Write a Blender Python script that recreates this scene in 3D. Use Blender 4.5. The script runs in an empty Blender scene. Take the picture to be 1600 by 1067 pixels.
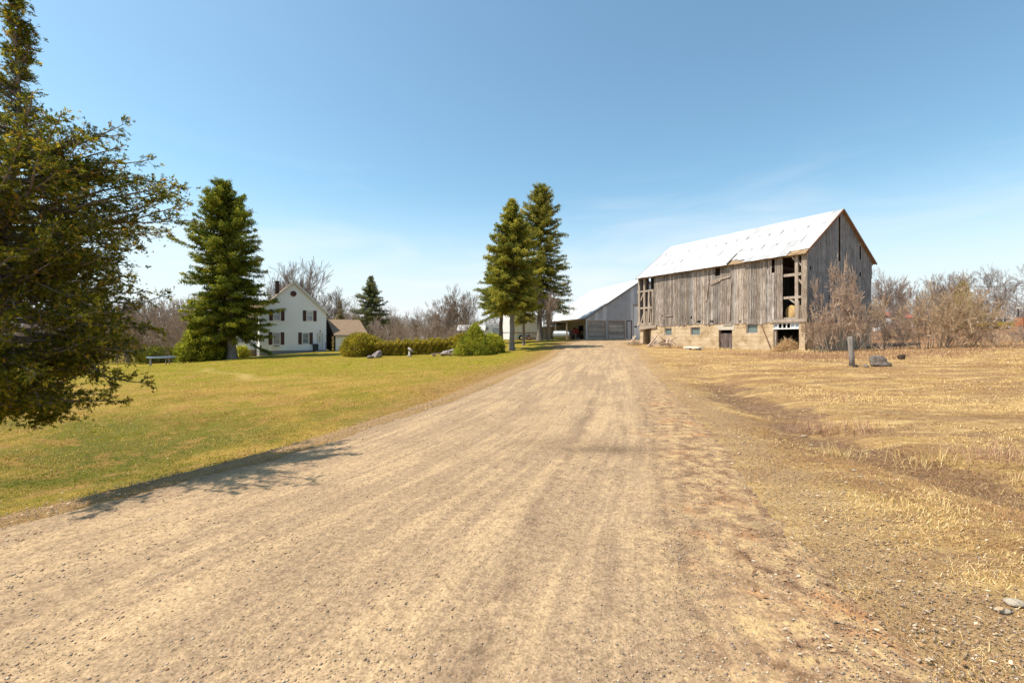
import bpy, math, random
import numpy as np
from mathutils import Vector
random.seed(7); RS = np.random.RandomState(11)
S = bpy.context.scene; COL = S.collection
R = math.radians
# ------------------------------------------------------------------ camera, sky, sun, exposure
F, CX, HY, EYE = 720.0, 800.0, 527.0, 1.6
cd = bpy.data.cameras.new('camera'); cam = bpy.data.objects.new('camera', cd); COL.objects.link(cam)
cd.sensor_width = 36.0; cd.lens = 36.0*F/1600; cd.clip_end = 3000; cd.clip_start = 0.05
cam.location = (0, 0, EYE); cam.rotation_euler = (R(90), 0, 0)
cd.shift_y = -(533.5-HY)/1600
S.camera = cam
SUN_EL = R(58); SUN_DIR = Vector((-0.985, -0.12, 0)).normalized()
w = bpy.data.worlds.new('World'); S.world = w; w.use_nodes = True
nt = w.node_tree; bg = nt.nodes['Background']
sky = nt.nodes.new('ShaderNodeTexSky'); sky.sky_type = 'NISHITA'; sky.sun_disc = False
sky.sun_elevation = SUN_EL; sky.sun_rotation = math.atan2(SUN_DIR.x, SUN_DIR.y)
sky.air_density = 1.0; sky.dust_density = 1.2; sky.ozone_density = 1.0; sky.altitude = 200
bg.inputs[1].default_value = 0.15
# thin high cloud: a little white veil, driven by the sky direction
tc = nt.nodes.new('ShaderNodeTexCoord'); mp = nt.nodes.new('ShaderNodeMapping'); mp.inputs['Scale'].default_value = (1.2, 1.2, 6.5)
nz = nt.nodes.new('ShaderNodeTexNoise'); nz.inputs['Scale'].default_value = 2.1; nz.inputs['Detail'].default_value = 7; nz.inputs['Distortion'].default_value = .5
rp = nt.nodes.new('ShaderNodeValToRGB'); rp.color_ramp.elements[0].position = .47; rp.color_ramp.elements[1].position = .70
sx = nt.nodes.new('ShaderNodeSeparateXYZ'); mr = nt.nodes.new('ShaderNodeMapRange')
mr.inputs[1].default_value = 0.02; mr.inputs[2].default_value = 0.36; mr.inputs[3].default_value = .75; mr.inputs[4].default_value = 0.0
mm = nt.nodes.new('ShaderNodeMath'); mm.operation = 'MULTIPLY'
mx = nt.nodes.new('ShaderNodeMixRGB'); mx.inputs[2].default_value = (4.7, 4.8, 4.9, 1)
L_ = nt.links.new
L_(tc.outputs['Generated'], mp.inputs[0]); L_(mp.outputs[0], nz.inputs[0]); L_(nz.outputs[0], rp.inputs[0])
L_(tc.outputs['Generated'], sx.inputs[0]); L_(sx.outputs[2], mr.inputs[0]); L_(rp.outputs[0], mm.inputs[0]); L_(mr.outputs[0], mm.inputs[1])
hv = nt.nodes.new('ShaderNodeMapRange'); hv.interpolation_type = 'SMOOTHERSTEP'; hv.inputs[1].default_value = -.02; hv.inputs[2].default_value = .33; hv.inputs[3].default_value = .93; hv.inputs[4].default_value = 0
hm = nt.nodes.new('ShaderNodeMixRGB'); hm.inputs[2].default_value = (4.25, 4.45, 4.65, 1); L_(sx.outputs[2], hv.inputs[0]); L_(hv.outputs[0], hm.inputs[0]); tn_ = nt.nodes.new('ShaderNodeMixRGB'); tn_.blend_type = 'MULTIPLY'; tn_.inputs[0].default_value = 1; tn_.inputs[2].default_value = (.82, 1.01, .94, 1); L_(sky.outputs[0], tn_.inputs[1]); L_(tn_.outputs[0], hm.inputs[1])
L_(hm.outputs[0], mx.inputs[1]); L_(mm.outputs[0], mx.inputs[0]); L_(mx.outputs[0], bg.inputs[0])
sd = bpy.data.lights.new('sun', 'SUN'); sun = bpy.data.objects.new('sun', sd); COL.objects.link(sun)
sd.energy = 4.8; sd.angle = R(0.5); sd.color = (1.0, 0.915, 0.80)
tosun = Vector((SUN_DIR.x*math.cos(SUN_EL), SUN_DIR.y*math.cos(SUN_EL), math.sin(SUN_EL)))
sun.rotation_euler = tosun.to_track_quat('Z', 'Y').to_euler(); sun.location = (-30, 5, 60)
S.view_settings.view_transform = 'Standard'; S.view_settings.look = 'None'
S.view_settings.exposure = 0.52; S.view_settings.gamma = 1
S.render.resolution_x = 1024; S.render.resolution_y = 682

# ------------------------------------------------------------------ helpers
def tag(o, label=None, cat=None, group=None, kind=None):
    if label: o['label'] = label
    if cat: o['category'] = cat
    if group: o['group'] = group
    if kind: o['kind'] = kind
    return o
OFF = {}
def empty(name, loc, label, cat, group=None):
    o = bpy.data.objects.new(name, None); COL.objects.link(o); o.location = loc
    o.empty_display_size = .3
    OFF[o] = Vector(loc); return tag(o, label, cat, group)
def link(name, me, parent=None):
    o = bpy.data.objects.new(name, me); COL.objects.link(o)
    if parent is not None:
        o.parent = parent; OFF[o] = OFF.get(parent, Vector((0, 0, 0)))
    else: OFF[o] = Vector((0, 0, 0))
    return o
def npmesh(name, V, Fc, mat, col=None, smooth=False, attrs=None, mats=None, midx=None):
    V = np.asarray(V, dtype=np.float32); Fc = np.asarray(Fc, dtype=np.int32)
    me = bpy.data.meshes.new(name); me.vertices.add(len(V)); me.vertices.foreach_set('co', V.ravel())
    n, k = Fc.shape
    me.loops.add(n*k); me.loops.foreach_set('vertex_index', Fc.ravel())
    me.polygons.add(n); me.polygons.foreach_set('loop_start', np.arange(0, n*k, k, dtype=np.int32))
    if smooth: me.polygons.foreach_set('use_smooth', np.ones(n, dtype=bool))
    if col is not None:
        a = me.attributes.new('col', 'FLOAT_COLOR', 'POINT')
        c = np.ones((len(V), 4), dtype=np.float32); c[:, :3] = col; a.data.foreach_set('color', c.ravel())
    for nm_, arr in (attrs or {}).items():
        a = me.attributes.new(nm_, 'FLOAT', 'POINT'); a.data.foreach_set('value', np.asarray(arr, dtype=np.float32))
    me.materials.append(mat)
    me.update(calc_edges=True); me.validate(); return me

class MB:
    def __init__(s): s.v = []; s.f = []; s.c = []
    def quad(s, pts, c=(1, 1, 1)):
        b = len(s.v); s.v += [tuple(p) for p in pts]; s.f.append(tuple(range(b, b+len(pts)))); s.c += [c]*len(pts)
    def hexa(s, p, c=(1, 1, 1)):          # 8 points: bottom 4, top 4
        b = len(s.v); s.v += [tuple(q) for q in p]; s.c += [c]*8
        for f in ((0, 3, 2, 1), (4, 5, 6, 7), (0, 1, 5, 4), (1, 2, 6, 5), (2, 3, 7, 6), (3, 0, 4, 7)): s.f.append(tuple(b+i for i in f))
    def box(s, c, sz, rz=0, col=(1, 1, 1)):
        cx, cy, cz = c; hx, hy, hz = sz[0]/2, sz[1]/2, sz[2]/2; co, si = math.cos(rz), math.sin(rz); p = []
        for dz in (-hz, hz):
            for dx, dy in ((-hx, -hy), (hx, -hy), (hx, hy), (-hx, hy)): p.append((cx+dx*co-dy*si, cy+dx*si+dy*co, cz+dz))
        s.hexa(p, col)
    def bar(s, a, b, wd, th, col=(1, 1, 1), up=(0, 0, 1)):
        a = Vector(a); b = Vector(b); d = (b-a).normalized(); u = Vector(up)
        if abs(d.dot(u)) > .98: u = Vector((1, 0, 0))
        x = d.cross(u).normalized()*wd/2; y = x.cross(d).normalized()*th/2
        s.hexa([a-x-y, a+x-y, a+x+y, a-x+y, b-x-y, b+x-y, b+x+y, b-x+y], col)
    def tube(s, pts, rad, sides=8, col=(1, 1, 1), cap=True):
        pts = [Vector(p) for p in pts]; n = len(pts)
        if not hasattr(rad, '__len__'): rad = [rad]*n
        b = len(s.v)
        for i, p in enumerate(pts):
            d = (pts[min(i+1, n-1)]-pts[max(i-1, 0)]).normalized(); u = Vector((0, 0, 1)) if abs(d.z) < .9 else Vector((1, 0, 0))
            x = d.cross(u).normalized(); y = x.cross(d)
            for k in range(sides):
                t = 2*math.pi*k/sides; s.v.append(tuple(p+(x*math.cos(t)+y*math.sin(t))*rad[i])); s.c.append(col)
        for i in range(n-1):
            for k in range(sides):
                k2 = (k+1) % sides; s.f.append((b+i*sides+k, b+i*sides+k2, b+(i+1)*sides+k2, b+(i+1)*sides+k))
        if cap:
            s.f.append(tuple(b+k for k in range(sides))[::-1]); s.f.append(tuple(b+(n-1)*sides+k for k in range(sides)))
    def build(s, name, mat, parent=None, smooth=False, label=None, world=True):
        me = bpy.data.meshes.new(name); o = link(name, me, parent)
        off = OFF[o] if world else Vector((0, 0, 0))
        me.from_pydata([(x-off.x, y-off.y, z-off.z) for x, y, z in s.v], [], s.f)
        a = me.attributes.new('col', 'FLOAT_COLOR', 'POINT')
        c = np.ones((len(s.v), 4), dtype=np.float32); c[:, :3] = np.array(s.c); a.data.foreach_set('color', c.ravel())
        me.materials.append(mat)
        if smooth:
            for p in me.polygons: p.use_smooth = True
        me.update()
        if label: o['label'] = label
        return o
# ---- node shorthand
class N:
    def __init__(s, name, rough=.9, spec=.2):
        s.m = bpy.data.materials.new(name); s.m.use_nodes = True; s.t = s.m.node_tree; s.p = s.t.nodes['Principled BSDF']
        s.p.inputs['Roughness'].default_value = rough; s.p.inputs['Specular IOR Level'].default_value = spec
    def new(s, t): return s.t.nodes.new('ShaderNode'+t)
    def put(s, inp, v):
        if isinstance(v, bpy.types.NodeSocket): s.t.links.new(v, inp)
        elif isinstance(v, (tuple, list)) and len(v) == 3 and inp.type == 'RGBA': inp.default_value = (*v, 1)
        else: inp.default_value = v
    def obj(s): return s.new('TexCoord').outputs['Object']
    def pos(s): return s.new('NewGeometry').outputs['Position']
    def rnd(s): return s.new('ObjectInfo').outputs['Random']
    def attr(s, n, o='Fac'): a = s.new('Attribute'); a.attribute_name = n; return a.outputs[o]
    def map(s, v, sc, rot=(0, 0, 0)):
        m = s.new('Mapping'); s.put(m.inputs[0], v); m.inputs['Scale'].default_value = sc; m.inputs['Rotation'].default_value = rot; return m.outputs[0]
    def comb(s, x, y, z=0.): c = s.new('CombineXYZ'); s.put(c.inputs[0], x); s.put(c.inputs[1], y); s.put(c.inputs[2], z); return c.outputs[0]
    def noise(s, v, sc, det=4, rg=.6, dist=0):
        n = s.new('TexNoise'); s.put(n.inputs['Vector'], v); n.inputs['Scale'].default_value = sc; n.inputs['Detail'].default_value = det
        n.inputs['Roughness'].default_value = rg; n.inputs['Distortion'].default_value = dist; return n.outputs[0]
    def vor(s, v, sc, out='Distance', feat='F1'):
        n = s.new('TexVoronoi'); n.feature = feat; s.put(n.inputs['Vector'], v); n.inputs['Scale'].default_value = sc; return n.outputs[out]
    def wave(s, v, sc, dist=0, dirn='X'):
        n = s.new('TexWave'); n.bands_direction = dirn; s.put(n.inputs['Vector'], v); n.inputs['Scale'].default_value = sc; n.inputs['Distortion'].default_value = dist; return n.outputs['Fac']
    def rng(s, f, a, b, c=0., d=1.):
        n = s.new('MapRange'); n.interpolation_type = 'SMOOTHSTEP'; s.put(n.inputs[0], f)
        for i, v in enumerate((a, b, c, d)): n.inputs[i+1].default_value = v
        return n.outputs[0]
    def mix(s, f, a, b, mode='MIX'):
        n = s.new('MixRGB'); n.blend_type = mode; s.put(n.inputs[0], f); s.put(n.inputs[1], a); s.put(n.inputs[2], b); return n.outputs[0]
    def math(s, op, a, b=0.):
        n = s.new('Math'); n.operation = op; s.put(n.inputs[0], a); s.put(n.inputs[1], b); return n.outputs[0]
    def ramp(s, f, st):
        n = s.new('ValToRGB'); s.put(n.inputs[0], f); e = n.color_ramp.elements
        while len(e) < len(st): e.new(.5)
        for i, (p_, c) in enumerate(st): e[i].position = p_; e[i].color = (*c, 1) if len(c) == 3 else c
        return n.outputs[0]
    def bump(s, h, st=.5, d=.02):
        n = s.new('Bump'); s.put(n.inputs['Height'], h); n.inputs['Strength'].default_value = st; n.inputs['Distance'].default_value = d
        s.t.links.new(n.outputs[0], s.p.inputs['Normal']); return s
    def color(s, c): s.put(s.p.inputs['Base Color'], c); return s.m
def simple(name, c, rough=.85, spec=.25, var=.22, sc=3., metal=0., bump=0.):
    n = N(name, rough, spec); o = n.pos(); f = n.noise(o, sc, 5, .65); n.p.inputs['Metallic'].default_value = metal
    lo = tuple(x*(1-var) for x in c); hi = tuple(min(1, x*(1+var)) for x in c)
    if bump: n.bump(f, bump, .03)
    return n.color(n.mix(1., n.ramp(f, [(.3, lo), (.7, hi)]), n.attr('col', 'Color'), 'MULTIPLY'))

# ------------------------------------------------------------------ terrain height
CP = np.array([(0,0,0),(0,5,0),(3,6,0),(-3,8,0),(-2,12,0),(2,12,0),(5,16,.0),(0,20,.0),(5,30,.27),(8,40,.52),(9,50,.85),(13,60,1.2),
 (20,64,1.32),(28,68,1.42),(23.3,36.6,.38),(14.5,52.3,.62),(34,45,.9),(14.7,20,.31),(8,10,.04),(14,10,.1),(25,20,.55),(28,30,.85),(30,24,.95),
 (45,40,1.5),(40,60,2.0),(63,60,2.6),(0,46,.3),(3.3,56,1.0),(-9.4,45,-.2),(-3.2,42,-.02),(-29.6,54,-.6),(-23.4,58,-.08),(-18,58,-.05),(-29,48,-.62),
 (-39,52,-1.65),(-16,23,-.62),(-12,12,-.6),(-8,7,-.3),(-30,30,-1.0),(-45,40,-1.7),(-50,60,-1.8),(-8,20,-.35),(-6,30,-.22),(-12,35,-.3),(-10,0,-.2),(10,0,0),(9,74,1.18),
 (0,66,1.12),(-6,60,.6),(-5,72,1.2),(-100,100,-3),(-60,100,-1.5),(-15,90,0.),(0,110,.8),(60,110,3.2),(120,60,4),(-100,20,-3),(100,0,1.5),(0,-50,0),(-80,-60,-1.5),(80,-60,.5),
 (0,220,1),(250,200,5),(-250,200,-4),(400,0,5),(-400,0,-4),(0,-300,0),(300,600,4),(-300,600,-3),(0,700,1)], dtype=float)
def _U(r2): return np.where(r2 > 1e-9, r2*np.log(r2+1e-12), 0)
_n = len(CP); _P = CP[:, :2]/10
_K = _U(((_P[:, None]-_P[None])**2).sum(-1))+np.eye(_n)*.4
_A = np.zeros((_n+3, _n+3)); _A[:_n, :_n] = _K; _A[:_n, _n] = 1; _A[:_n, _n+1:] = _P; _A[_n, :_n] = 1; _A[_n+1:, :_n] = _P.T
_W = np.linalg.solve(_A, np.concatenate([CP[:, 2], [0, 0, 0]]))
def table(pts, sm=1.2):
    ys = np.linspace(-40, 90, 2601); xs = np.interp(ys, [p[0] for p in pts], [p[1] for p in pts])
    k = np.exp(-.5*(np.arange(-80, 81)*.05/sm)**2); k /= k.sum(); return ys, np.convolve(np.pad(xs, 80, mode='edge'), k, 'valid')
LT = table([(-40,-22),(-12,-11),(-5,-9.2),(0,-7),(3,-5.6),(4.3,-4.8),(7,-3.15),(9.4,-2.6),(12.1,-1.8),(19.9,-.4),(29,1.9),(38,3.4),(46,4.7),(52,6.0),(60,8.7),(64,9.8),(75,10.5)])
RT = table([(-40,6),(-15,3.2),(-5,2.4),(2.1,2.25),(3.1,2.5),(4.94,3.0),(8,3.8),(15.8,5.6),(29,8.4),(40,11.4),(46,12.3),(50,12.9),(55,15.5),(60,23),(64,28),(75,31)])
def LX(y): return np.interp(y, *LT)
def RX(y): return np.interp(y, *RT)
def sstep(a, b, x): t = np.clip((x-a)/(b-a), 0, 1); return t*t*(3-2*t)
def H0(x, y):
    x = np.asarray(x, float); y = np.asarray(y, float); xf = x.ravel(); yf = y.ravel(); out = np.empty(len(xf))
    for i in range(0, len(xf), 20000):
        q = np.stack([xf[i:i+20000], yf[i:i+20000]], 1)/10
        out[i:i+20000] = _U(((q[:, None]-_P[None])**2).sum(-1)) @ _W[:_n]+_W[_n]+q@_W[_n+1:]
    return np.clip(out, -6, 7).reshape(x.shape)
def ditchx(y): return np.interp(y, [-40, 0, 4.9, 6.7, 8.7, 13.9, 20, 30], [7, 5.8, 5.3, 5.0, 5.3, 6.5, 8.3, 12])
def H(x, y):
    x = np.asarray(x, float); y = np.asarray(y, float); z = H0(x, y)
    d = LX(y)-x                                     # metres out on the lawn side
    fade = 1-sstep(8.5, 17, y)
    z = z-(.62*sstep(.10, .95, d)+.12*sstep(.9, 2.5, d))*fade*(1-sstep(5, 12, d))
    z = z-.17*np.exp(-((x-ditchx(y))/.75)**2)*(1-sstep(15, 24, y))
    z = z+.02*np.sin(x*1.3+y*.7)*np.sin(y*.9-x*.4)*sstep(.3, 2, np.maximum(d, x-RX(y)))
    return z
_LAT = np.random.RandomState(99).uniform(-1, 1, (256, 256))
def vn(x, y):
    xi = np.floor(x).astype(int); yi = np.floor(y).astype(int); fx = x-xi; fy = y-yi; fx = fx*fx*(3-2*fx); fy = fy*fy*(3-2*fy)
    a_ = _LAT[xi & 255, yi & 255]; b_ = _LAT[(xi+1) & 255, yi & 255]; c_ = _LAT[xi & 255, (yi+1) & 255]; d_ = _LAT[(xi+1) & 255, (yi+1) & 255]
    return (a_*(1-fx)+b_*fx)*(1-fy)+(c_*(1-fx)+d_*fx)*fy
def fbm(x, y, s_):
    x = np.asarray(x, float)*s_*.42+s_*17.3; y = np.asarray(y, float)*s_*.42-s_*9.1; return 1.25*(vn(x, y)*.55+vn(x*.8*2.1-y*.6*2.1, y*.8*2.1+x*.6*2.1)*.33+vn(x*4.3+5, y*4.3)*.2)
def hz(x, y): return float(H(np.array([x]), np.array([y]))[0])
def at(px, D, dz=0.):                                # a spot on the ground seen at column px, D metres out
    x = (px-CX)/F*D; return (x, D, hz(x, D)+dz)

# ------------------------------------------------------------------ ground material and sheet
def sinhgrid(lo, hi, n, fine, c=0.):
    a, b = -1., 1.
    k = 7.0
    t = np.linspace(math.asinh((lo-c)/fine), math.asinh((hi-c)/fine), n); return c+fine*np.sinh(t)
gx = sinhgrid(-900, 900, 430, 3.2); gy = sinhgrid(-120, 1500, 430, 4.5, 5.)
GX, GY = np.meshgrid(gx, gy); GZ = H(GX, GY)
dL = LX(GY)-GX; dR = GX-RX(GY)
nx, ny = len(gx), len(gy); idx = np.arange(nx*ny).reshape(ny, nx)
Q = np.stack([idx[:-1, :-1], idx[:-1, 1:], idx[1:, 1:], idx[1:, :-1]], -1).reshape(-1, 4)
g = N('ground_cover', .95, .12); P = g.pos()
n1 = g.noise(P, .35, 6, .6); n2 = g.noise(P, 2.2, 6, .7); n3 = g.noise(P, 14, 5, .75); n4 = g.noise(P, 70, 3, .7)
st = g.noise(g.map(P, (.8, 3.2, 1), (0, 0, .35)), 1.6, 7, .75)
dLa = g.attr('dL'); dRa = g.attr('dR'); far = g.attr('far'); dit = g.attr('ditch'); brn = g.attr('brown')
lawn = g.ramp(g.math('ADD', g.math('MULTIPLY', n1, .55), g.math('MULTIPLY', n2, .45)), [(.34, (.16, .155, .010)), (.45, (.27, .215, .022)), (.54, (.42, .275, .055)), (.68, (.50, .33, .09))])
green = g.ramp(n2, [(.3, (.19, .195, .008)), (.7, (.35, .30, .018))])
lawn = g.mix(g.math('MULTIPLY', far, g.rng(n1, .35, .6, 1., .55)), lawn, green)
gl = g.math('MULTIPLY', g.attr('nearlawn'), g.rng(n1, .42, .62, 1., 0.))
lawn = g.mix(g.math('MULTIPLY', gl, .75), lawn, g.ramp(n3, [(.3, (.055, .085, .012)), (.7, (.13, .15, .025))]))
lawn = g.mix(g.rng(n3, .40, .60, .7, 0.), lawn, g.mix(.6, lawn, (.12, .07, .02)))
lawn = g.mix(g.rng(g.noise(P, 1.1, 6, .7), .50, .62, 0., .8), lawn, g.ramp(n3, [(.35, (.20, .115, .03)), (.65, (.44, .26, .08))]))
lawn = g.mix(g.rng(g.math('ADD', dLa, g.math('MULTIPLY', g.math('SUBTRACT', n2, .5), 3.)), .3, 3.2, .85, 0.), lawn, g.ramp(n3, [(.35, (.17, .095, .035)), (.65, (.42, .26, .10))]))
lawn = g.mix(g.attr('path'), lawn, (.56, .40, .17))
straw = g.ramp(st, [(.30, (.29, .165, .07)), (.44, (.51, .33, .125)), (.56, (.69, .48, .21)), (.72, (.79, .60, .30))])
straw = g.mix(g.rng(n3, .3, .7, .6, 0.), straw, (.27, .165, .07))
fn = g.noise(P, .9, 5, .6)
straw = g.mix(g.rng(fn, .54, .7, 0., .5), straw, (.36, .28, .06))
straw = g.mix(g.rng(g.noise(g.map(P, (.35, 1.0, 1)), .45, 5, .6), .50, .60, 0., .55), straw, (.33, .20, .10))
straw = g.mix(g.rng(g.noise(g.map(P, (.5, 1.5, 1)), 1.1, 6, .65), .44, .56, 0., .9), straw, g.ramp(n3, [(.35, (.17, .10, .05)), (.62, (.42, .26, .13))]))
brown = g.ramp(n3, [(.3, (.085, .045, .025)), (.5, (.22, .13, .075)), (.7, (.38, .25, .14))])
straw = g.mix(g.math('MULTIPLY', g.rng(g.math('ADD', brn, g.math('ADD', g.math('MULTIPLY', g.math('SUBTRACT', n2, .5), 2.2), g.math('MULTIPLY', g.math('SUBTRACT', n3, .5), 1.2))), .42, .95), g.rng(brn, .05, .3)), straw, brown)
rb = g.ramp(n3, [(.3, (.12, .05, .03)), (.7, (.30, .16, .10))])
straw = g.mix(g.math('MULTIPLY', g.attr('red'), g.rng(n2, .3, .55, .5, 1.)), straw, rb)
c = g.mix(g.attr('side'), lawn, straw)
grav = g.ramp(n4, [(.3, (.15, .09, .045)), (.5, (.38, .245, .125)), (.72, (.56, .39, .21))])
eg = g.math('ADD', g.math('MINIMUM', g.math('ABSOLUTE', dLa), g.math('ABSOLUTE', dRa)), g.math('MULTIPLY', g.math('SUBTRACT', n2, .5), 1.1))
c = g.mix(g.rng(eg, .0, .7, .85, 0.), c, grav)
c = g.mix(1., c, g.ramp(n4, [(.25, (.62, .6, .58)), (.6, (1.05, 1.03, 1.))]), 'MULTIPLY')
g.bump(g.math('ADD', n3, g.math('MULTIPLY', n4, .5)), .8, .05)
M_ground = g.color(c)
redm = np.exp(-((GX-(15+.62*(GY-22)))/9)**2)*0+sstep(23, 27, GY-(GX-18)*.18+1.6*fbm(GX, GY, .7)+.8*fbm(GX, GY, 2.))*.7*(1-sstep(33, 40, GY))*sstep(13, 17, GX)
redm = np.maximum(redm, sstep(33, 42, GY)*sstep(20, 30, GX)*.8)
def pathm(x, y): return np.exp(-((x-(-19+(29.6-y)*1.0+.5*np.sin(y)))/.28)**2)*.7*sstep(22, 24, y)*(1-sstep(31, 35, y))
attrs = dict(path=pathm(GX, GY).ravel(), dL=dL.ravel(), dR=dR.ravel(), side=sstep(-1, 1, GX-(LX(GY)+RX(GY))/2).ravel(), far=(sstep(17, 30, GY)*(1-.0*GY)).ravel(),
    nearlawn=((1-sstep(10, 16, GY))*sstep(-.3, 2.0, dL)).ravel(),
    ditch=np.exp(-((GX-ditchx(GY))/1.0)**2).ravel(),
    brown=np.clip((np.exp(-((GX-ditchx(GY)+.5*fbm(GX, GY, 2.))/.8)**2)*(1.0+.7*fbm(GX, GY, 1.5))+.75*np.exp(-((GX-ditchx(GY)-2.6)/1.1)**2)*(1-sstep(6, 10, GY)))*(1-sstep(14, 21, GY)), 0, 1).ravel(), red=redm.ravel())
me = npmesh('ground', np.stack([GX, GY, GZ], -1).reshape(-1, 3), Q, M_ground, smooth=True, attrs=attrs)
tag(link('ground', me), kind='structure')

# ------------------------------------------------------------------ driveway sheet
ys = np.concatenate([np.arange(-12, 1.5, .4), np.arange(1.5, 12, .06), np.arange(12, 30, .15), np.arange(30, 72, .4)])
us = np.linspace(0, 1, 141)
U, V = np.meshgrid(us, ys); l = LX(V); r = RX(V)
jit = .10*np.sin(V*1.7)+.07*np.sin(V*4.1+1)+.04*np.sin(V*9.7)
jit = .22*fbm(V*0+3, V, 4.)+.12*fbm(V*0+9, V, 14.); X = l+.12+jit*(1-U)**14+(r-l-.2)*U-(.25*fbm(V*0+21, V, 3.)+.15*fbm(V*0+29, V, 11.))*U**14
em = np.minimum(U, 1-U)*(r-l)
Z = H(X, V)+.018-.06*(1-sstep(0, .5, em))+.006*np.sin(U*(r-l)*5.1+np.sin(V*.2)*2)*sstep(.3, 1, em)
nx, ny = len(us), len(ys); idx = np.arange(nx*ny).reshape(ny, nx)
Q = np.stack([idx[:-1, :-1], idx[:-1, 1:], idx[1:, 1:], idx[1:, :-1]], -1).reshape(-1, 4)
d = N('packed_gravel', .95, .12); P = d.pos(); um = d.attr('um'); vm = d.attr('vm'); er = d.attr('er'); el = d.attr('el')
UV = d.comb(um, vm)
wob = d.noise(P, .6, 3, .5)
uvw = d.comb(d.math('ADD', um, d.math('MULTIPLY', wob, .10)), d.math('MULTIPLY', vm, .05))
s1 = d.noise(uvw, 2.9, 5, .6); s2 = d.noise(uvw, 8.5, 4, .65)
m1 = d.noise(P, .8, 6, .62); m3 = d.noise(P, 5, 6, .7); p1 = d.noise(P, 60, 3, .7); p2 = d.noise(P, 19, 5, .8); v1 = d.vor(P, 95); v2 = d.vor(P, 38)
trk = d.rng(d.math('ADD', d.math('ADD', d.math('MULTIPLY', s1, .40), d.math('MULTIPLY', s2, .38)), d.math('MULTIPLY', m3, .22)), .44, .56)
c = d.mix(d.math('MULTIPLY', trk, d.rng(d.attr('near'), .4, 1., 1., .8)), (.315, .220, .136), (.460, .325, .186))
c = d.mix(d.rng(d.math('ADD', d.math('MULTIPLY', m1, .6), d.math('MULTIPLY', m3, .4)), .44, .60, 0., .6), c, (.262, .182, .112))
c = d.mix(d.rng(m3, .56, .74, 0., .55), c, (.48, .345, .19))
shl = d.rng(d.math('ADD', er, d.math('MULTIPLY', d.math('SUBTRACT', m1, .5), 1.6)), .85, 1.75, 1., 0.)
def gline(v, c0, wd): q = d.math('DIVIDE', d.math('SUBTRACT', v, c0), wd); return d.math('POWER', 2.718, d.math('MULTIPLY', d.math('MULTIPLY', q, q), -1.))
erw = d.math('ADD', er, d.math('MULTIPLY', d.math('SUBTRACT', d.noise(d.comb(0., vm), .5, 2, .5), .5), .5))
rut = d.math('ADD', d.math('ADD', gline(erw, 1.12, .055), gline(erw, 1.34, .05)), d.math('ADD', gline(erw, 2.55, .09), d.math('MULTIPLY', gline(erw, 1.85, .07), .7)))
rut = d.math('MULTIPLY', rut, d.rng(vm, 9., 17., .8, .15)); rut = d.math('MULTIPLY', rut, d.rng(d.noise(P, 1.6, 4, .7), .36, .56))
c = d.mix(rut, c, (.225, .155, .098))
shc = d.ramp(m3, [(.38, (.17, .10, .055)), (.5, (.33, .215, .12)), (.62, (.46, .32, .155))])
shc = d.mix(d.rng(d.noise(P, 1.7, 4, .6), .55, .7, 0., .75), shc, (.40, .20, .085))
c = d.mix(d.math('MULTIPLY', shl, d.attr('near')), c, shc)
shr = d.rng(d.math('ADD', el, d.math('MULTIPLY', d.math('SUBTRACT', m1, .5), .9)), .1, .8, .85, 0.)
c = d.mix(d.math('MULTIPLY', shr, .8), c, (.21, .15, .095))
c = d.mix(d.math('MULTIPLY', d.attr('damp'), d.rng(m3, .3, .6, .5, .9)), c, (.17, .115, .07))
c = d.mix(1., c, d.ramp(p1, [(.34, (.66, .63, .60)), (.45, (.91, .90, .885)), (.54, (1.03, 1.02, 1.01)), (.64, (1.22, 1.20, 1.17))]), 'MULTIPLY')
c = d.mix(1., c, d.ramp(p2, [(.38, (.70, .68, .67)), (.50, (1., .99, .98)), (.62, (1.18, 1.17, 1.15))]), 'MULTIPLY')
c = d.mix(d.rng(v1, .02, .2, .75, 0.), c, d.mix(d.noise(P, 40, 2, .5), (.13, .10, .08), (.50, .43, .36)))
d.bump(d.math('ADD', d.math('ADD', d.math('MULTIPLY', p1, .35), d.math('MULTIPLY', v2, .25)), d.math('ADD', d.math('SUBTRACT', d.math('MULTIPLY', s2, 1.2), d.math('MULTIPLY', rut, .6)), d.math('MULTIPLY', m3, .5))), .55, .03)
M_drive = d.color(c)
damp = np.exp(-((X-1.35)/.75)**2-((V-6.45)/.30)**2)+.6*np.exp(-((X-.3)/.5)**2-((V-6.9)/.25)**2)
damp += .8*np.exp(-((X-(2.05-.03*(V-4)))/.07)**2)*np.exp(-((V-3.9)/.25)**2)
me = npmesh('driveway', np.stack([X, V, Z], -1).reshape(-1, 3), Q, M_drive, smooth=True,
    attrs=dict(um=(U*6.5*(1+.0*V)).ravel(), vm=V.ravel(), er=((1-U)*(r-l)).ravel(), el=(U*(r-l)).ravel(), near=(1-sstep(7, 22, V)*.6).ravel(), damp=np.clip(damp, 0, 1).ravel()))
tag(link('driveway', me), kind='structure')

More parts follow.
